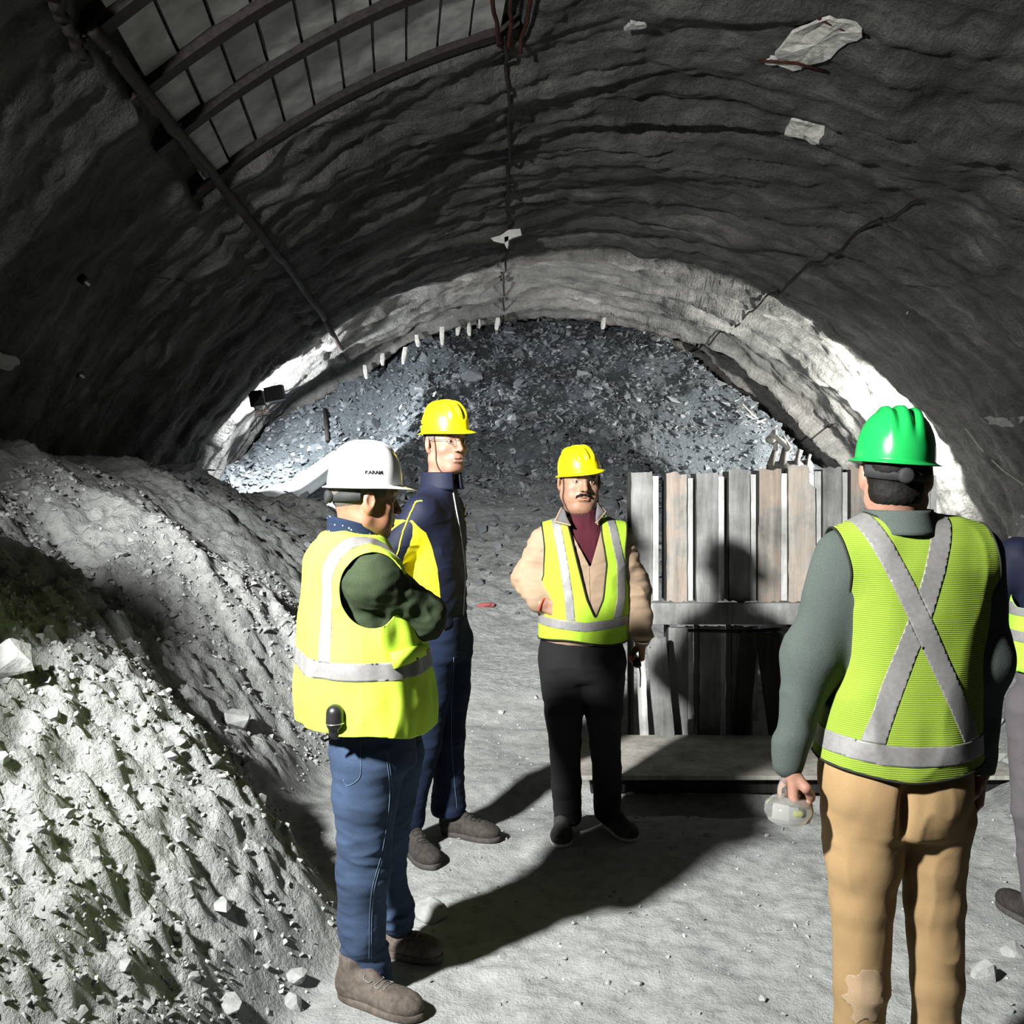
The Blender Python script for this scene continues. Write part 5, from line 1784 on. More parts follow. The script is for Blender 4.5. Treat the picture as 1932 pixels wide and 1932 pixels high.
    x1 = [line(1650, 985, 1810, 1345), above, lambda V: back(V) + .03]
    x2 = [line(1795, 985, 1655, 1372), above, lambda V: back(V) + .03]
    band = [lambda V: V[:, 2] - (blt(V) - .040), lambda V: blt(V) + .008 - V[:, 2]]
    ov = lambda V: np.minimum(x1[0](V), np.minimum(x1[1](V), back(V) + .03))
    x2n = x2 + [lambda V: -x1[0](V)]
    vest, VV, VT = wear_vest(root, f, LIME4, 95, hem, arm, neck, None, [x1, x2n, band], pip=True, amp=.010, tape_mat=TAPE4, fs=8)
    lb = hugv(VV, VT, [Q(1692, 980, -.12), Q(1724, 981, -.12), Q(1724, 988, -.12), Q(1692, 987, -.12)], .005)
    mesh_obj('neck_label', np.concatenate([lb, lb + [0, -.0015, 0]]), [(4, 5, 6, 7), (0, 3, 2, 1), (0, 1, 5, 4), (1, 2, 6, 5), (2, 3, 7, 6), (3, 0, 4, 7)], plain('pale_label', (.55, .62, .25), .8), vest)
    # ---- trousers
    lo, hi = bounds([LH, RH, LA, RA, [X(1690), D, .95]], .17); lo[2] = .02
    f = Field(lo, hi, .006)
    f.loft([(.745, X(1694), D, .168, .115), (.80, X(1691), D, .180, .127), (.86, X(1688), D, .190, .132), (.93, X(1688), D, .188, .125), (.985, X(1690), D, .178, .115)], yaw, .04)
    f.ell(Q(1642, 1490, -.045), [.085, .085, .10], None, .05); f.ell(Q(1755, 1490, -.045), [.080, .085, .10], None, .05)
    f.chain([Q(1632, 1540), Q(1627, 1620), Q(1627, 1700), Q(1626, 1850, .01), Q(1621, 1932, .02), LA], [.110, .095, .078, .066, .060, .060], .014)
    f.chain([Q(1763, 1540), Q(1762, 1620), Q(1763, 1700, .01), Q(1768, 1850, .02), Q(1766, 1932, .03), RA], [.102, .078, .072, .063, .055, .055], .014)
    f.ell(Q(1706, 1535, -.12), [.008, .022, .06], None, .03, 'cut')
    j, JV, JF = make('trousers', f, KHAKI, root, .0075, 9, 97, (1.3, 1.3, .9))
    JT = tri([tuple(q) for q in JF.tolist()])
    strip_on(j, 'back_pocket_slit', JV, JT, [Q(1618, 1447, -.2), Q(1619, 1462, -.2)], .0016, plain('dark_thread', (.06, .04, .02), .8), .0005, 8, False)
    # chalky dust mark on the calf
    Vd, Td = clip_all(JV, JT, [lambda V: 1 - ((V[:, 0] - X(1619)) / .042) ** 2 - ((V[:, 2] - .352) / .075) ** 2 + .55 * vnoise(V[:, 0] * 40, V[:, 2] * 40, 0, 5), lambda V: D - V[:, 1]])
    if len(Td):
        sh_ = shell('dust_mark', Vd, Td, .0004, cloth('chalk_dust', (.33, .24, .15), 320, .1, .1), j, .0006)
    shoe(root, (X(1622), D - .06, 0), (X(1612), D + .22, 0), BROWNSH, SOLE, .085, .050, lace=False)
    shoe(root, (X(1766), D - .04, 0), (X(1782), D + .23, 0), BROWNSH, SOLE, .085, .050, lace=False)
    wr = RW + np.array([0, 0, -.002])
    tube('bracelet', [wr + .031 * np.array([math.cos(a), math.sin(a), .25 * math.cos(a)]) for a in np.linspace(0, 2 * math.pi, 29)[:-1]], .0035, METAL, root, 6, True)
    fin(root)
    # ---- clear lantern in his left hand
    lantern(Q(1484, 1478, -.03), D)

def glass_mat():
    k = NT('clear_plastic')
    k.b.inputs['Base Color'].default_value = (.93, .94, .92, 1)
    k.b.inputs['Transmission Weight'].default_value = .92
    k.b.inputs['Roughness'].default_value = .05
    k.b.inputs['IOR'].default_value = 1.35
    v = k.coord('Object'); n = k.noise(v, 30, 3); k.nrm(k.bump(n, 'Fac', .15, .003))
    return k.m

def lantern(h, D):
    G = glass_mat()
    r = empty('lantern', tuple(h + [0, 0, -.10]))
    tag(r, 'clear rounded plastic lantern with reflector held low by the person in green hard hat', 'lantern')
    c = W(1488, 1528, D - .04)
    n = 40; prof = [(0.0, -.034), (.035, -.033), (.054, -.022), (.0615, -.002), (.058, .018), (.042, .030), (.020, .034), (.012, .034),
                    (.012, .031), (.020, .0305), (.040, .0265), (.0545, .016), (.058, -.002), (.051, -.019), (.034, -.0295), (0.0, -.031)]
    V = []; Fc = []
    for x, z in prof:
        for i in range(n):
            a = 2 * math.pi * i / n; V.append(c + [x * math.cos(a), x * math.sin(a), z])
    for j in range(len(prof) - 1):
        for i in range(n): Fc.append((j * n + i, j * n + (i + 1) % n, (j + 1) * n + (i + 1) % n, (j + 1) * n + i))
    gl = mesh_obj('globe', V, Fc, G, r)
    tube('handle', curve_pts([c + [-.016, 0, .030], c + [-.018, 0, .052], c + [-.008, 0, .075], c + [.006, 0, .078]], 14), [.011] * 10 + [.010] * 4, G, r, 10)
    # reflector plate and lamp inside
    rf = plain('mirror_reflector', (.85, .85, .85), .15, .5, .3, 30, .05)
    V = [c + [x, y, z] for x, y, z in ((-.046, -.012, -.018), (-.006, -.024, -.022), (-.006, -.024, .018), (-.040, -.012, .020), (-.046, -.008, -.018), (-.006, -.020, -.022), (-.006, -.020, .018), (-.040, -.008, .020))]
    mesh_obj('reflector', V, [(0, 1, 2, 3), (7, 6, 5, 4), (0, 4, 5, 1), (1, 5, 6, 2), (2, 6, 7, 3), (3, 7, 4, 0)], rf, r, smooth=False)
    f = Field(c - .05, c + .05, .0025)
    f.cap(c + [.014, -.018, -.004], c + [.022, -.018, -.004], .009, .009, .004)
    make('bulb_holder', f, plain('yellow_green_plastic', (.50, .52, .05), .4), r, 0, keep=20)
    f = Field(c - .06, c + .06, .003)
    f.cap(c + [.034, -.004, -.010], c + [.034, -.004, .006], .010, .010, .004)
    make('battery_cell', f, BLACKP, r, 0, keep=20)
    fin(r)

# ================================================================== the person cut off by the right edge
def person_edge():
    D = 3.6
    Q = lambda px, py, dy=0.0: W(px, py, D + dy)
    X = lambda px: (px - VPX) * D / F
    root = empty('person', (X(2005), D + .02, 0))
    tag(root, 'person in green vest and grey trousers, mostly cut off by the right edge', 'person')
    yaw = math.radians(120); cx = X(2003)
    hc = np.array([X(2022), D, 1.60]); HM = frame(yaw)
    LS = Q(1922, 1050); LE = Q(1862, 1150, .06); LW = Q(1905, 1190, .22)
    RS = Q(2085, 1050); RE = Q(2130, 1210); RW = Q(2120, 1340, .05)
    LH = np.array([cx - .09, D, .86]); RH = np.array([cx + .09, D, .86]); LK = LH + [.005, .02, -.42]; RK = RH + [.0, .02, -.42]; LA = LH + [.05, .05, -.77]; RA = RH + [.02, .05, -.77]
    lo, hi = bounds([hc, LE, RE, LA, RA, RW], .14)
    f = Field(lo, hi, .012, [(2, hc[2] - .13, hc[2] + .12, .004), (0, hc[0] - .11, hc[0] + .11, .004), (1, hc[1] - .12, hc[1] + .12, .004)])
    add_head(f, hc, HM); f.cap(hc + [0, 0, -.06], [cx, D, 1.40], .055, .06, .03)
    f.loft([(.95, cx, D, .13, .09), (1.35, cx, D, .13, .08)], yaw, .04)
    f.chain([LS, LE, LW], [.045, .04, .028]); f.chain([RS, RE, RW], [.045, .04, .028])
    f.chain([LH, LK, LA], [.07, .05, .035], .03); f.chain([RH, RK, RA], [.07, .05, .035], .03)
    add_hand(f, LW, [.9, .2, 0], [0, -1, 0], 1, .4); add_hand(f, RW, [0, .05, -1], [-1, 0, 0], -1, .4)
    b, _, _ = make('body', f, SKIN4, root, 0)
    face_hair(root, hc, HM, 1.0, HAIRB, 1.0)
    eyes(b, hc, HM, 1.0)
    helmet(root, hc + [0, 0, .05], frame(yaw), HATW, .88, ribs=3)
    f = Field([X(1835), D - .3, .95], [X(2160), D + .42, 1.52], .008)
    f.loft([(1.0, cx, D, .16, .11), (1.2, cx, D, .165, .115), (1.33, cx, D, .17, .11), (1.39, cx, D, .13, .09), (1.43, cx, D, .07, .07)], yaw, .04)
    f.chain([LS, LE, LW], [.070, .058, .042], .03); f.chain([RS, RE, RW], [.070, .058, .042], .03)
    make('jacket', f, NAVY, root, .007, 12, 5)
    f = Field([cx - .32, D - .28, .92], [cx + .32, D + .28, 1.48], .007)
    f.loft([(.95, cx, D, .190, .145), (1.1, cx, D, .190, .145), (1.28, cx, D, .195, .135), (1.35, cx, D, .17, .115), (1.40, cx, D, .12, .09), (1.43, cx, D, .085, .085)], yaw, .03)
    au = lambda V: np.abs((V[:, 0] - cx) * math.sin(yaw) - (V[:, 1] - D) * math.cos(yaw))
    arm = lambda V: np.interp(V[:, 2], [1.14, 1.18, 1.25, 1.34, 1.45], [.4, .19, .165, .155, .17]) - au(V)
    b1 = [lambda V: V[:, 2] - 1.152, lambda V: 1.198 - V[:, 2]]; b2 = [lambda V: V[:, 2] - 1.060, lambda V: 1.098 - V[:, 2]]
    wear_vest(root, f, LIME5, 11, lambda V: V[:, 2] - .955, arm, lambda V: np.sqrt((V[:, 0] - cx) ** 2 + (V[:, 1] - D) ** 2 + (V[:, 2] - 1.44) ** 2) - .09, None, [b1, b2], amp=.008)
    f = Field([X(1860), D - .25, .03], [X(2160), D + .3, 1.0], .009)
    f.loft([(.80, cx, D, .165, .12), (.95, cx, D, .17, .12)], yaw, .04)
    f.chain([LH + [0, 0, -.05], LK, LA], [.10, .075, .065], .02); f.chain([RH + [0, 0, -.05], RK, RA], [.10, .075, .065], .02)
    make('trousers', f, GREYT, root, .007, 10, 6, (.8, .8, 1.4))
    shoe(root, (LA[0], LA[1] - .06, 0), (LA[0] - .05, LA[1] + .22, 0), DARKSH, SOLE, lace=False, step=.006)
    shoe(root, (RA[0], RA[1] - .06, 0), (RA[0] + .04, RA[1] + .22, 0), DARKSH, SOLE, lace=False, step=.006)
    fin(root)

# ------------------------------------------------------------------ the planked barrier, platform, tunnel fittings
def wood(name, c, c2, rust=0.0):
    k = NT(name)
    v = k.coord('Object', (9, 9, 0.9))
    v2 = k.coord('Object')
    n = k.noise(v, 3.0, 6, .65); n2 = k.noise(v2, 5, 5, .6); n3 = k.noise(v2, 60, 4)
    r = k.ramp(n, 'Fac', [(.3, c), (.7, c2)])
    r2 = k.ramp(n2, 'Fac', [(.32, (.62, .62, .62)), (.62, (1.1, 1.1, 1.1)), (.75, (1.35, 1.36, 1.36))])
    col = k.mix((r, 0), (r2, 0), 1.0, 'MULTIPLY')
    if rust:
        r3 = k.ramp(n2, 'Fac', [(.48, (0, 0, 0)), (.60, (rust, rust, rust))])
        col = k.mix(col, (.30, .19, .11), (r3, 0))
    k.col(col); k.nrm(k.bump(n3, 'Fac', .4, .004, k.bump(n, 'Fac', .3, .004))); k.rough(.85, .2)
    return k.m

def box(name, a, b, mat, parent=None, bev=.004, M=None, o=None):
    """bevelled box between corners a and b (then rotated by M about o)"""
    import bmesh
    a = np.array(a, float); b = np.array(b, float)
    bm = bmesh.new(); bmesh.ops.create_cube(bm, size=1)
    for v in bm.verts:
        for i in range(3): v.co[i] = (a[i] + b[i]) / 2 + v.co[i] * (b[i] - a[i])
    if bev: bmesh.ops.bevel(bm, geom=bm.edges, offset=bev, segments=2, affect='EDGES', profile=.6)
    V = np.array([v.co[:] for v in bm.verts]); Fc = [tuple(v.index for v in f.verts) for f in bm.faces]
    bm.verts.index_update()
    Fc = [tuple(v.index for v in f.verts) for f in bm.faces]
    bm.free()
    if M is not None: V = (V - o) @ np.array(M).T + o
    return mesh_obj(name, V, Fc, mat, parent, smooth=False)

def plank_mesh(name, x0, x1, z0, z1, y, t, mat, parent, rs, lean=0.0, notch=None, rough_end=.012):
    """one weathered plank with uneven ends; lean = sideways shift of the foot"""
    nx, nz = 6, 26
    F_ = []; V = []
    wob = rs.rand() * 10
    for side in (0, 1):
        for i in range(nz + 1):
            for k in range(nx + 1):
                u = k / nx; w_ = i / nz
                zt = z1 + rough_end * float(vnoise(u * 6, wob, 0, 2)); zb = z0 + rough_end * float(vnoise(u * 6, wob + 5, 0, 2))
                z = zb + (zt - zb) * w_
                xa, xb = x0, x1
                if notch and z > notch[0]: xb = x1 - notch[1]
                e = .0025 * float(vnoise(z * 14, wob, 1, 3))
                x = xa + (xb - xa) * u + e * (1 if k in (0, nx) else 0) + lean * (1 - w_)
                yy = y + side * t + .003 * float(vnoise(u * 3, z * 4 + wob, 0, 4)) + .010 * float(vnoise(z * .8, wob, 0, 6))
                V.append((x, yy, z))
    n1 = (nx + 1) * (nz + 1)
    g = lambda s, i, k: s * n1 + i * (nx + 1) + k
    for i in range(nz):
        for k in range(nx):
            F_.append((g(0, i, k), g(0, i, k + 1), g(0, i + 1, k + 1), g(0, i + 1, k)))
            F_.append((g(1, i, k + 1), g(1, i, k), g(1, i + 1, k), g(1, i + 1, k + 1)))
        F_.append((g(0, i + 1, 0), g(1, i + 1, 0), g(1, i, 0), g(0, i, 0)))
        F_.append((g(0, i, nx), g(1, i, nx), g(1, i + 1, nx), g(0, i + 1, nx)))
    for k in range(nx):
        F_.append((g(0, 0, k + 1), g(0, 0, k), g(1, 0, k), g(1, 0, k + 1)))
        F_.append((g(0, nz, k), g(0, nz, k + 1), g(1, nz, k + 1), g(1, nz, k)))
    o = mesh_obj(name, V, F_, mat, parent, smooth=False)
    return o

def barrier():
    Y = 5.95
    wx = lambda px: (px - VPX) * Y / F
    wz = lambda py: CAMZ - (py - VPY) * Y / F
    rs = np.random.RandomState(5)
    grey = wood('weathered_grey_board', (.14, .145, .14), (.27, .275, .27))
    dust = wood('dusty_board', (.34, .35, .34), (.56, .57, .56))
    brown = wood('brown_streaked_board', (.16, .155, .145), (.33, .315, .29), .35)
    pale = wood('pale_streaked_board', (.30, .285, .26), (.48, .46, .42), .3)
    dark = wood('dark_board', (.012, .012, .011), (.035, .034, .032))  # near-black board tone for flanges, rails, bearers and leaning planks
    root = empty('barrier', (wx(1400), Y, 0))
    tag(root, 'tall barrier of upright weathered planks behind the moustached person', 'barrier')
    up = [(1191, 1231, 889, grey, None), (1258, 1296, 893, brown, None), (1314, 1355, 890, grey, None), (1376, 1415, 886, grey, None),
          (1431, 1474, 884, brown, None), (1488, 1538, 880, pale, (wz(918), (1538 - 1527) * Y / F)), (1553, 1588, 882, grey, None), (1604, 1642, 882, brown, None), (1660, 1700, 884, grey, None), (1718, 1756, 888, dust, None)]
    for a, b, t, m, nt in up:
        p = plank_mesh('plank', wx(a), wx(b), wz(1136), wz(t), Y, .022, m, root, rs, notch=nt)
        box('side_flange', (wx(a) - .006, Y + .004, wz(1134)), (wx(a) + .006, Y + .16, wz(t + 4)), dark, p, .002)
        # dusty batten standing behind the gap
        box('backing_batten', (wx(b) + .001, Y + .006, wz(1134)), (wx(b) + .038, Y + .020, wz(t + 9)), dust, p, .004)
    # cross rail
    box('cross_rail', (wx(1226), Y - .055, wz(1176)), (wx(1760), Y - .003, wz(1136)), grey, root, .006)
    tube('pipe', [(wx(1296), Y - .045, wz(1187)), (wx(1400), Y - .05, wz(1189)), (wx(1480), Y - .045, wz(1184)), (wx(1700), Y - .045, wz(1186))], .010, STEEL, root, 8)
    lo = [(1262, 1298, 1182, 1396, grey, 0), (1320, 1359, 1182, 1396, grey, 0), (1382, 1420, 1182, 1400, grey, 0), (1500, 1540, 1182, 1400, grey, 0), (1553, 1588, 1182, 1400, grey, 0), (1604, 1642, 1182, 1400, dust, 0), (1660, 1700, 1182, 1400, grey, 0)]
    for a, b, t, bt, m, ln in lo:
        p = plank_mesh('plank', wx(a), wx(b), wz(bt), wz(t), Y + .004, .022, m, root, rs)
        box('side_flange', (wx(a) - .006, Y + .006, wz(bt)), (wx(a) + .006, Y + .16, wz(t)), dark, p, .002)
        box('backing_batten', (wx(b) + .001, Y + .010, wz(bt) + .12), (wx(b) + .034, Y + .024, wz(t)), dust, p, .004)
    box('corner_post', (wx(1186), Y + .02, wz(1405)), (wx(1197), Y + .07, wz(890)), dark, root, .004)
    box('bottom_rail', (wx(1270), Y - .02, wz(1410)), (wx(1700), Y + .05, wz(1390)), dark, root, .006)
    fin(root)
    # loose planks leaning against it
    for nm, a, b, ln, m, lab, zt, zb in (('leaning_plank', 1216, 1252, .055, grey, 'grey plank leaning on the barrier beside the handheld radio', 1200, 1412),
                                 ('leaning_plank', 1196, 1212, .030, dust, 'narrow splintered plank streaked with dust at the left end of the barrier', 1200, 1412),
                                 ('leaning_plank', 1420, 1468, .090, dark, 'wide dark plank leaning askew against the lower middle of the barrier', 1190, 1418),
                                 ('leaning_plank', 1392, 1425, -.060, dark, 'dark plank slanting left under the cross rail of the barrier', 1190, 1416)):
        e = empty(nm, (wx(a), Y - .09, 0))
        tag(e, lab, 'plank')
        plank_mesh('board', wx(a), wx(b), wz(zb) + .03, wz(zt), Y - .085, .024, m, e, rs, lean=ln)
        tube('nail', [(wx(a) + .02, Y - .094, wz(zt) - .05), (wx(a) + .02, Y - .080, wz(zt) - .05)], .004, STEEL, e, 6)
        fin(e)
    # wooden platform lying on the ground before it
    top = wood('sandy_plywood', (.30, .295, .265), (.46, .45, .41))
    r = empty('platform', (1.3, 5.5, 0)); tag(r, 'low wooden platform sheet lying on the ground in front of the barrier', 'platform')
    z = .085
    box('sheet', (.36, 5.10, z), (2.6, 5.88, z + .022), top, r, .004)
    box('bearer', (.42, 5.16, .0), (2.55, 5.22, z), dark, r, .004)
    box('bearer', (.42, 5.74, .0), (2.55, 5.80, z), dark, r, .004)
    fin(r)

def patch_on_lining(name, px, py, w, h, mat, label, cat, seed, rot=0.0, t=.05, cut=.35):
    """irregular plate stuck to the lining round a photo pixel"""
    th, y = lin_px(px, py, .12)
    n = 26; rs = np.random.RandomState(seed)
    ang = np.linspace(0, 2 * math.pi, n, endpoint=False)
    rad = 1 + cut * np.array([float(vnoise(math.cos(a) * 2.2 + seed, math.sin(a) * 2.2, 0, seed)) for a in ang])
    q = np.minimum(1.25, 1 / np.maximum(np.abs(np.cos(ang)), np.abs(np.sin(ang)))) * rad
    V = []; cx = ring(y)
    for off in (.0, t):
        for r_ in (1.0, .55):
            for a, k in zip(ang, q):
                s = math.cos(a) * k * w / 2 * r_; u = math.sin(a) * k * h / 2 * r_
                s, u = s * math.cos(rot) - u * math.sin(rot), s * math.sin(rot) + u * math.cos(rot)
                d = float(lin_disp(np.array(th + s / 6.6), np.array(y + u)))
                V.append(lin(np.array(th + s / 6.6), np.array(y + u), .8 * d + off + .02 + .012 * rs.rand()))
        d = float(lin_disp(np.array(th), np.array(y)))
        V.append(lin(np.array(th), np.array(y), .8 * d + off + .03))
    Fc = []; m = 2 * n + 1
    for s_ in (0, 1):
        b = s_ * m
        for i in range(n):
            j = (i + 1) % n
            f1 = (b + i, b + j, b + n + j, b + n + i); f2 = (b + n + i, b + n + j, b + 2 * n)
            if s_: f1 = f1[::-1]; f2 = f2[::-1]
            Fc += [f1, f2]
    for i in range(n):
        j = (i + 1) % n; Fc.append((i, m + i, m + j, j))
    o = mesh_obj(name, V, Fc, mat, smooth=False)
    tag(o, label, cat)
    return o

def fittings():
    # steel ribs and concrete lagging high on the left
    conc = plain('lagging_concrete', (.36, .36, .35), .9, .2, 0, 5, .35, .5, .01)
    a0, a1 = -0.683, -0.262
    ribs = [3.55, 4.4, 5.3, 6.1, 6.85, 7.85]
    for i, y in enumerate(ribs):
        th = np.linspace(-0.70, -0.255, 40)
        V = []; Fc = []
        for k, a in enumerate(th):
            for dy, off in ((-.055, -.10), (-.055, .03), (.055, .03), (.055, -.10)):
                V.append(lin(np.array(a), np.array(y + dy), off))
        for k in range(len(th) - 1):
            for q in range(4): Fc.append((k * 4 + q, k * 4 + (q + 1) % 4, k * 4 + 4 + (q + 1) % 4, k * 4 + 4 + q))
        o = mesh_obj('steel_rib', V, Fc, STEEL, smooth=False)
        tag(o, ['dark arched steel rib nearest the camera overhead', 'second dark steel rib overhead, counted from the camera', 'steel rib crossing the top left corner region', 'steel rib above the upper left concrete slabs', 'steel rib in the middle of the concrete lagging', 'deepest steel rib, at the far edge of the concrete lagging'][i], 'steel rib')
    step = .262 / 6.6
    for i in range(len(ribs) - 1):
        y0, y1 = ribs[i] + .06, ribs[i + 1] - .06
        VV = []; FF = []
        th = a0 + .01
        k = 0
        while th + step < a1:
            g = .010 / 6.6 * 1.2
            j = .012 * float(vnoise(k * 1.7, i * 3.3, 0, 8))
            b = len(VV)
            m = 5
            for s_ in (0, 1):
                for ii in range(m + 1):
                    for t_ in (th + g, th + step / 2, th + step - g):
                        yy = y0 + (y1 - y0) * ii / m
                        VV.append(lin(np.array(t_), np.array(yy), -.07 + (.045 + j) * s_ + .008 * float(vnoise(t_ * 60, yy * 6, 0, 3))))
            n1 = 3 * (m + 1)
            q = lambda s_, ii, c: b + s_ * n1 + ii * 3 + c
            for ii in range(m):
                for c in range(2):
                    FF.append((q(1, ii, c), q(1, ii, c + 1), q(1, ii + 1, c + 1), q(1, ii + 1, c)))
                FF.append((q(0, ii, 0), q(1, ii, 0), q(1, ii + 1, 0), q(0, ii + 1, 0)))
                FF.append((q(1, ii, 2), q(0, ii, 2), q(0, ii + 1, 2), q(1, ii + 1, 2)))
            for c in range(2):
                FF.append((q(0, 0, c), q(0, 0, c + 1), q(1, 0, c + 1), q(1, 0, c)))
                FF.append((q(1, m, c), q(1, m, c + 1), q(0, m, c + 1), q(0, m, c)))
            th += step; k += 1
        o = mesh_obj('trim_%d' % (i + 2), VV, FF, conc, smooth=False)
        tag(o, kind='structure')
    # tie bars that run along the vault
    def bar(pts, r, mat, label, name='tie_bar', off=.10, n=60):
        P = []
        C = [lin_px(x, y, .1) for x, y in pts]
        C = curve_pts([(a * 6.6, b, 0) for a, b in C], n)
        for i, (s, y, _) in enumerate(C):
            d = max(0, float(lin_disp(np.array(s / 6.6), np.array(y))))
            P.append(lin(np.array(s / 6.6 + .002 * float(vnoise(i * .4, 0, 0, 5))), np.array(y), d + off * .35))
        o = tube(name, P, r, mat, None, 8)
        tag(o, label, 'bar' if 'bar' in name else 'cable')
    bar([(180, 60), (290, 190), (400, 328), (500, 450), (590, 570), (622, 620), (650, 668)], .040, STEEL, 'long dark tie bar running down the upper left of the vault', off=.16)
    bar([(60, -60), (105, 5), (140, 70), (172, 125)], .03, STEEL, 'short thick dark bar in the top left corner', off=.16)
    bar([(210, 95), (300, 215), (395, 335)], .028, STEEL, 'thinner dark bar beside the long tie bar on the upper left', off=.2)
    bar([(1742, 368), (1660, 420), (1590, 460), (1500, 520), (1440, 565), (1380, 615), (1300, 668)], .016, STEEL, 'thin dark bar along the right haunch of the vault', off=.1)
    bar([(958, 80), (958, 200), (957, 330), (955, 430), (952, 520), (948, 600)], .016, STEEL, 'thin dark bar hanging along the crown of the vault', off=.1)
    bar([(1580, 797), (1515, 825), (1475, 845)], .014, STEEL, 'short rod along the inner right lining above the barrier', off=.1)
    rust = plain('red_rusty_steel', (.045, .014, .011), .8, .2, .1, 12, .5)
    for i, (x, lab) in enumerate(((938, 'rusty red strut left of the crown line at the top edge'), (968, 'rusty red strut on the crown line at the top edge'), (1000, 'rusty red strut right of the crown line at the top edge'))):
        bar([(x + (960 - x) * .4, 95), (x, 40), (x - 8 + i * 10, -30)], .017, rust, lab, 'rusty_bar', off=.16, n=14)
    # bare patches
    patch_on_lining('plaster_patch', 1540, 84, .44, .72, WHITEROCK, 'largest bare white patch high on the right of the vault', 'patch', 2, .25, .03, .09)
    patch_on_lining('plaster_patch', 1478, 122, .36, .10, WHITEROCK, 'thin white flake left of and below the largest white patch', 'patch', 5, .25, .03, .2)
    patch_on_lining('plaster_patch', 1520, 240, .34, .26, WHITEROCK, 'medium bare white patch below the largest one', 'patch', 3, .2, .03, .3)
    patch_on_lining('plaster_patch', 1200, 62, .12, .16, plain('grey_plaster', (.30, .30, .29), .9, .1, 0, 20, .2), 'small grey plaster spot near the top, right of the crown', 'patch', 4, 0, .03)
    patch_on_lining('plaster_patch', 1180, 595, .30, .30, WHITEROCK, 'small white patch just above the crown of the rubble face', 'patch', 6, .5, .03, .4)
    patch_on_lining('plaster_patch', 18, 690, .12, .40, plain('grey_plaster2', (.30, .30, .28), .9, .1, 0, 20, .2), 'pale streak on the dark wall at the left edge', 'patch', 7, 0, .02, .3)
    patch_on_lining('plaster_patch', 1895, 790, .14, .60, plain('grey_plaster3', (.26, .26, .25), .9, .1, 0, 20, .2), 'pale streak on the dark wall at the right edge', 'patch', 8, .2, .02, .4)
    # red strip beside the big patch
    tube_pts = [lin(np.array(a), np.array(b), .10) for a, b in [lin_px(x, y, .1) for x, y in ((1545, 35), (1590, 55), (1640, 70))]]
    tag(tube('rusty_bar', tube_pts, .015, rust, None, 8), 'red rusty bar end above the largest white patch', 'bar')
    tube_pts = [lin(np.array(a), np.array(b), .13) for a, b in [lin_px(x, y, .1) for x, y in ((1433, 108), (1500, 112), (1560, 128))]]
    tag(tube('rusty_bar', tube_pts, .013, rust, None, 8), 'red rusty bar end between the white flake and the largest patch', 'bar')
    # torn strip hanging on the crown bar
    th, y = lin_px(954, 440, .25)
    c = lin(np.array(th), np.array(y), .30)
    e = empty('torn_strip', tuple(c)); tag(e, 'torn white plastic strip hanging crosswise from the crown bar', 'strip')
    WP = plain('white_film', (.55, .55, .52), .6, .3, 0, 20, .15)
    s = y / F
    def flake(nm, P, par):
        V = [c + np.array([x * s, 0, -z * s]) for x, z in P]
        V += [v + np.array([.01, .03, 0]) for v in V]
        n = len(P); Fc = [tuple(range(n)), tuple(range(2 * n - 1, n - 1, -1))] + [(i, i + n, (i + 1) % n + n, (i + 1) % n) for i in range(n)]
        return mesh_obj(nm, V, Fc, WP, par, smooth=False)
    flake('strip', [(-30, 2), (-10, -4), (4, -14), (26, -16), (28, -4), (10, 2), (-6, 12), (-24, 8)], e)
    flake('tail', [(-4, 0), (4, -2), (3, 14), (1, 22), (-3, 14)], e)
    fin(e)
    # floodlight lamps on the walls
    def lamp(c, label, sc=1.0, flip=1):
        e = empty('floodlight', tuple(c)); tag(e, label, 'floodlight')
        c = np.array(c, float); B = plain('lamp_housing', (.018, .020, .022), .5, .4, .3, 30, .3)
        M = np.array(Matrix.Rotation(-.18 * flip, 3, 'Y'))
        box('housing', c + [-.20 * sc, -.10, -.13 * sc], c + [.00, .07, .10 * sc], B, e, .015, M, c)
        h = box('lamp_head', c + [.025 * sc, -.09, -.10 * sc], c + [.30 * sc, .07, .12 * sc], B, e, .012, M, c)
        for k in range(7):
            box('cooling_fin', c + [.05 * sc + .032 * k, -.105, -.09 * sc], c + [.058 * sc + .032 * k, -.088, .11 * sc], B, h, .002, M, c)
        tube('bracket', [c + [-.16, .0, -.10], c + [-.12, .03, -.20], c + [0, .03, -.22], c + [.04, .0, -.12]], .012, WIRE, e, 6)
        for dx in (-.13, -.03, .07):
            tube('wire', curve_pts([c + [dx, 0, -.16], c + [dx + .01, .01, -.30], c + [dx + .02 * flip, .03, -.52]], 8), .005, STEEL, e, 5)
        for k in range(3):
            tube('coil', [c + np.array([-.03 + .11 * math.cos(a), .04 * math.sin(a), -.20 - .03 * k + .01 * math.cos(a)]) for a in np.linspace(0, 2 * math.pi, 17)[:-1]], .007, plain('pink_white_flex', (.55, .40, .36), .6), e, 5, True)
        fin(e)
    lamp(W(498, 748, 14.72), 'black floodlight on the left wall at the edge of the bright lining')
    lamp(W(1716, 815, 14.55), 'black floodlight on the right wall, hidden behind the green hard hat', .8, -1)
    P = curve_pts([W(405, 655, 13.3), W(402, 672, 13.4), W(425, 710, 13.9), W(450, 732, 14.3), W(470, 740, 14.6)], 30)
    tag(tube('lamp_cable', P, .017, plain('pale_flex', (.6, .58, .55), .6), None, 6), 'pale cable looping down to the left floodlight', 'cable')
    P = [lin(np.array(a), np.array(b), .12) for a, b in [lin_px(x, y, .12) for x, y in ((1822, 808), (1850, 845), (1890, 885), (1932, 915))]]
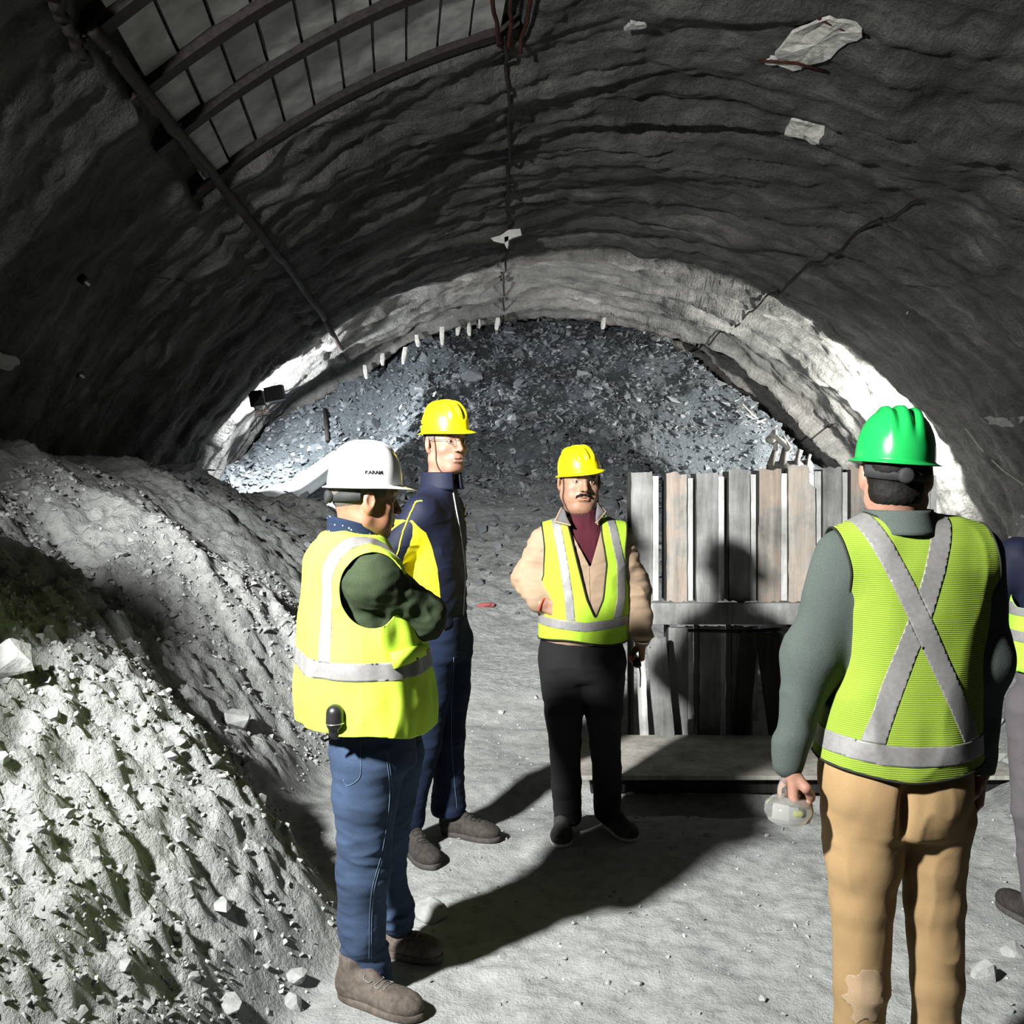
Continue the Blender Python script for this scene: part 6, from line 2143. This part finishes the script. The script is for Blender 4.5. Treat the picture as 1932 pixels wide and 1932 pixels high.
    tag(tube('wall_cable', curve_pts(P, 20), .008, WIRE, None, 6), 'thin pale cable on the dark right wall', 'cable')
    P = [lin(np.array(a), np.array(b), .12) for a, b in [lin_px(x, y, .12) for x, y in ((200, 490), (280, 520), (355, 535), (380, 570))]]
    tag(tube('wall_cable', curve_pts(P, 20), .006, STEEL, None, 6), 'thin dark wire across the left vault', 'cable')
    # plastic insulator marks: round plate washers of rock bolts
    for px, py, lab in ((155, 710, 'round bolt plate on the dark left wall'), (370, 682, 'round bolt plate left of the floodlight cable'), (165, 535, 'small pale bolt plate on the upper left wall'), (1712, 590, 'small pale bolt plate on the right wall'), (1785, 730, 'bolt with hanging wire on the right wall')):
        th, y = lin_px(px, py, .12)
        a = lin(np.array(th), np.array(y), .05); b = lin(np.array(th), np.array(y), .20)
        e = empty('rock_bolt', tuple(a)); tag(e, lab, 'rock bolt')
        tube('plate', [a, a + (b - a) * .35], .035, STEEL, e, 14); tube('bolt', [a, a + (b - a) * .6], .012, WIRE, e, 8)
        fin(e)
    # tangle of pale wires and rods where rubble meets the right lining
    rs = np.random.RandomState(8)
    y = 17.0
    k = 0
    for (x0, y0, x1, y1, d) in ((1340, 745, 1395, 800, 17.4), (1352, 762, 1412, 772, 17.3), (1370, 800, 1430, 760, 17.2), (1398, 760, 1432, 790, 17.0), (1390, 772, 1448, 800, 16.9), (1395, 795, 1445, 790, 16.8), (1375, 815, 1395, 770, 17.0), (1290, 722, 1320, 690, 17.6), (1285, 745, 1310, 700, 17.5)):
        m = [(x0 + x1) / 2 + rs.normal() * 5, (y0 + y1) / 2 + rs.normal() * 5]
        o = tube('bent_rod', curve_pts([W(x0, y0, d), W(*m, d - .1), W(x1, y1, d + .2)], 10), .016, WIRE, None, 6)
        tag(o, ['long bent rod sloping down right at the left of the rod tangle', 'nearly level pale rod across the rod tangle', 'long rod rising to the right through the rod tangle', 'short steep rod at the upper right of the rod tangle', 'pale rod sloping down to the right end of the rod tangle', 'level rod at the right end of the rod tangle', 'short steep rod at the lower left of the rod tangle', 'pale rod poking from the rubble at the upper right lining', 'short pale rod below the upper right lining'][k], 'rod')
        k += 1
    e = empty('broken_pallet', tuple(W(1480, 850, 15.0))); tag(e, 'broken slatted frame standing above the barrier by the right lining', 'frame')
    fr = plain('grey_frame', (.07, .068, .062), .8, .2, 0, 12, .3)
    for x0, y0, x1, y1, r_ in ((1452, 880, 1466, 845, .07), (1474, 882, 1486, 838, .06), (1500, 880, 1510, 850, .05), (1520, 884, 1528, 858, .03), (1450, 884, 1530, 880, .10)):
        tube('slat', [W(x0, y0, 15.0), W(x1, y1, 15.1)], r_, fr, e, 4)
    wp = plain('white_lath', (.25, .245, .23), .7, .2)
    for x0, y0, x1, y1, r_ in ((1453, 818, 1492, 846, .05), (1448, 828, 1460, 834, .05), (1462, 812, 1463, 850, .035), (1474, 826, 1490, 848, .06)):
        tube('lath', [W(x0, y0, 14.9), W(x1, y1, 14.8)], r_, wp, e, 5)
    fin(e)
    # pale pipe and poles at the foot of the left lining
    o = tube('pipe', [W(496, 948, 15.0), W(560, 925, 15.2), W(640, 868, 15.6)], .17, plain('white_pipe', (.62, .64, .66), .6, .3, 0, 6, .1), None, 14)
    tag(o, 'thick pale pipe lying at the foot of the left lining behind the white hard hat', 'pipe')
    for a, b, lab in (((586, 800), (606, 858), 'pale pole leaning at the left end of the rubble'), ((613, 772), (618, 832), 'thin dark pole standing at the left end of the rubble'), ((578, 812), (584, 862), 'short dark pole left of the pale leaning pole')):
        o = tube('pole', [W(*a, 17.4), W(*b, 16.8)], .035, WIRE if 'pale' in lab else STEEL, None, 8); tag(o, lab, 'pole')
    # broken dowels along the lining edge
    for i, (px, py, L_) in enumerate(((938, 622, .14), (903, 622, .10), (884, 628, .20), (864, 632, .14), (834, 640, .26), (788, 655, .12), (763, 678, .24), (722, 690, .12), (690, 712, .16), (1138, 622, .12))):
        for q_ in np.arange(14, 20, .03):
            p = W(px, py + 2, q_)
            if ground(p[0], p[1]) > p[2] - .10: break
        p = W(px, py - 10, q_ - .35)
        o = mesh_obj('dowel_stub', *stub(p, L_ * .75, i), plain('pale_dowel', (.33, .33, .31), .9, .1, 0, 22, .3), smooth=False)
        tag(o, 'pale broken dowel stub under the lining edge, ' + {9: 'the one right of the crown', 8: 'lowest on the left', 7: 'second from the left', 6: 'third from the left and long', 5: 'fourth from the left', 4: 'the longest, fifth from the left', 3: 'sixth from the left', 2: 'seventh from the left', 1: 'second left of the crown', 0: 'nearest the crown on its left'}[i], 'dowel')
    # red rag on the rubble
    for q in np.arange(6, 12, .02):
        p = W(917, 1145, q)
        if ground(p[0], p[1]) > p[2]: break
    f = Field(p - .13, p + .13, .006)
    f.cap(p + [-.07, 0, .01], p + [.06, .0, .02], .016, .022, .02); f.cap(p + [-.02, 0, .02], p + [.03, -.03, .03], .016, .014, .02)
    V, Fq = f.mesh(); V = folds(V, vnormals(V, Fq), .008, 40, 3)
    o = mesh_obj('rag', V, Fq, plain('faded_red_cloth', (.25, .07, .07), .9)); tag(o, 'crumpled faded red rag on the rubble behind the navy jacket', 'rag')

def stub(p, L_, i):
    rs = np.random.RandomState(i)
    n = 7; V = []
    for z, r in ((0.12, .035), (0, .04), (-L_ * .6, .033), (-L_, .022)):
        for k in range(n):
            a = 2 * math.pi * k / n
            V.append(p + [r * math.cos(a) * (1 + .3 * rs.rand()) + .12 * (-z) * (i % 3 - 1), r * math.sin(a), z])
    Fc = [(j * n + (k + 1) % n, j * n + k, (j + 1) * n + k, (j + 1) * n + (k + 1) % n) for j in range(3) for k in range(n)]
    Fc += [tuple(range(n)), tuple(3 * n + k for k in range(n))[::-1]]
    return V, Fc

# ------------------------------------------------------------------ build everything
FEET += [(-.40, 3.12, .22), (-.37, 3.38, .2), (-.38, 4.30, .22), (-.17, 4.53, .22), (.245, 4.53, .2), (.50, 4.59, .2), (.90, 2.6, .25), (1.10, 2.6, .25), (1.92, 3.7, .3), (2.1, 3.7, .3)]
build_lining()
build_ground()
build_rocks()
person_white()
person_tall()
person_front()
person_green()
person_edge()
barrier()
fittings()
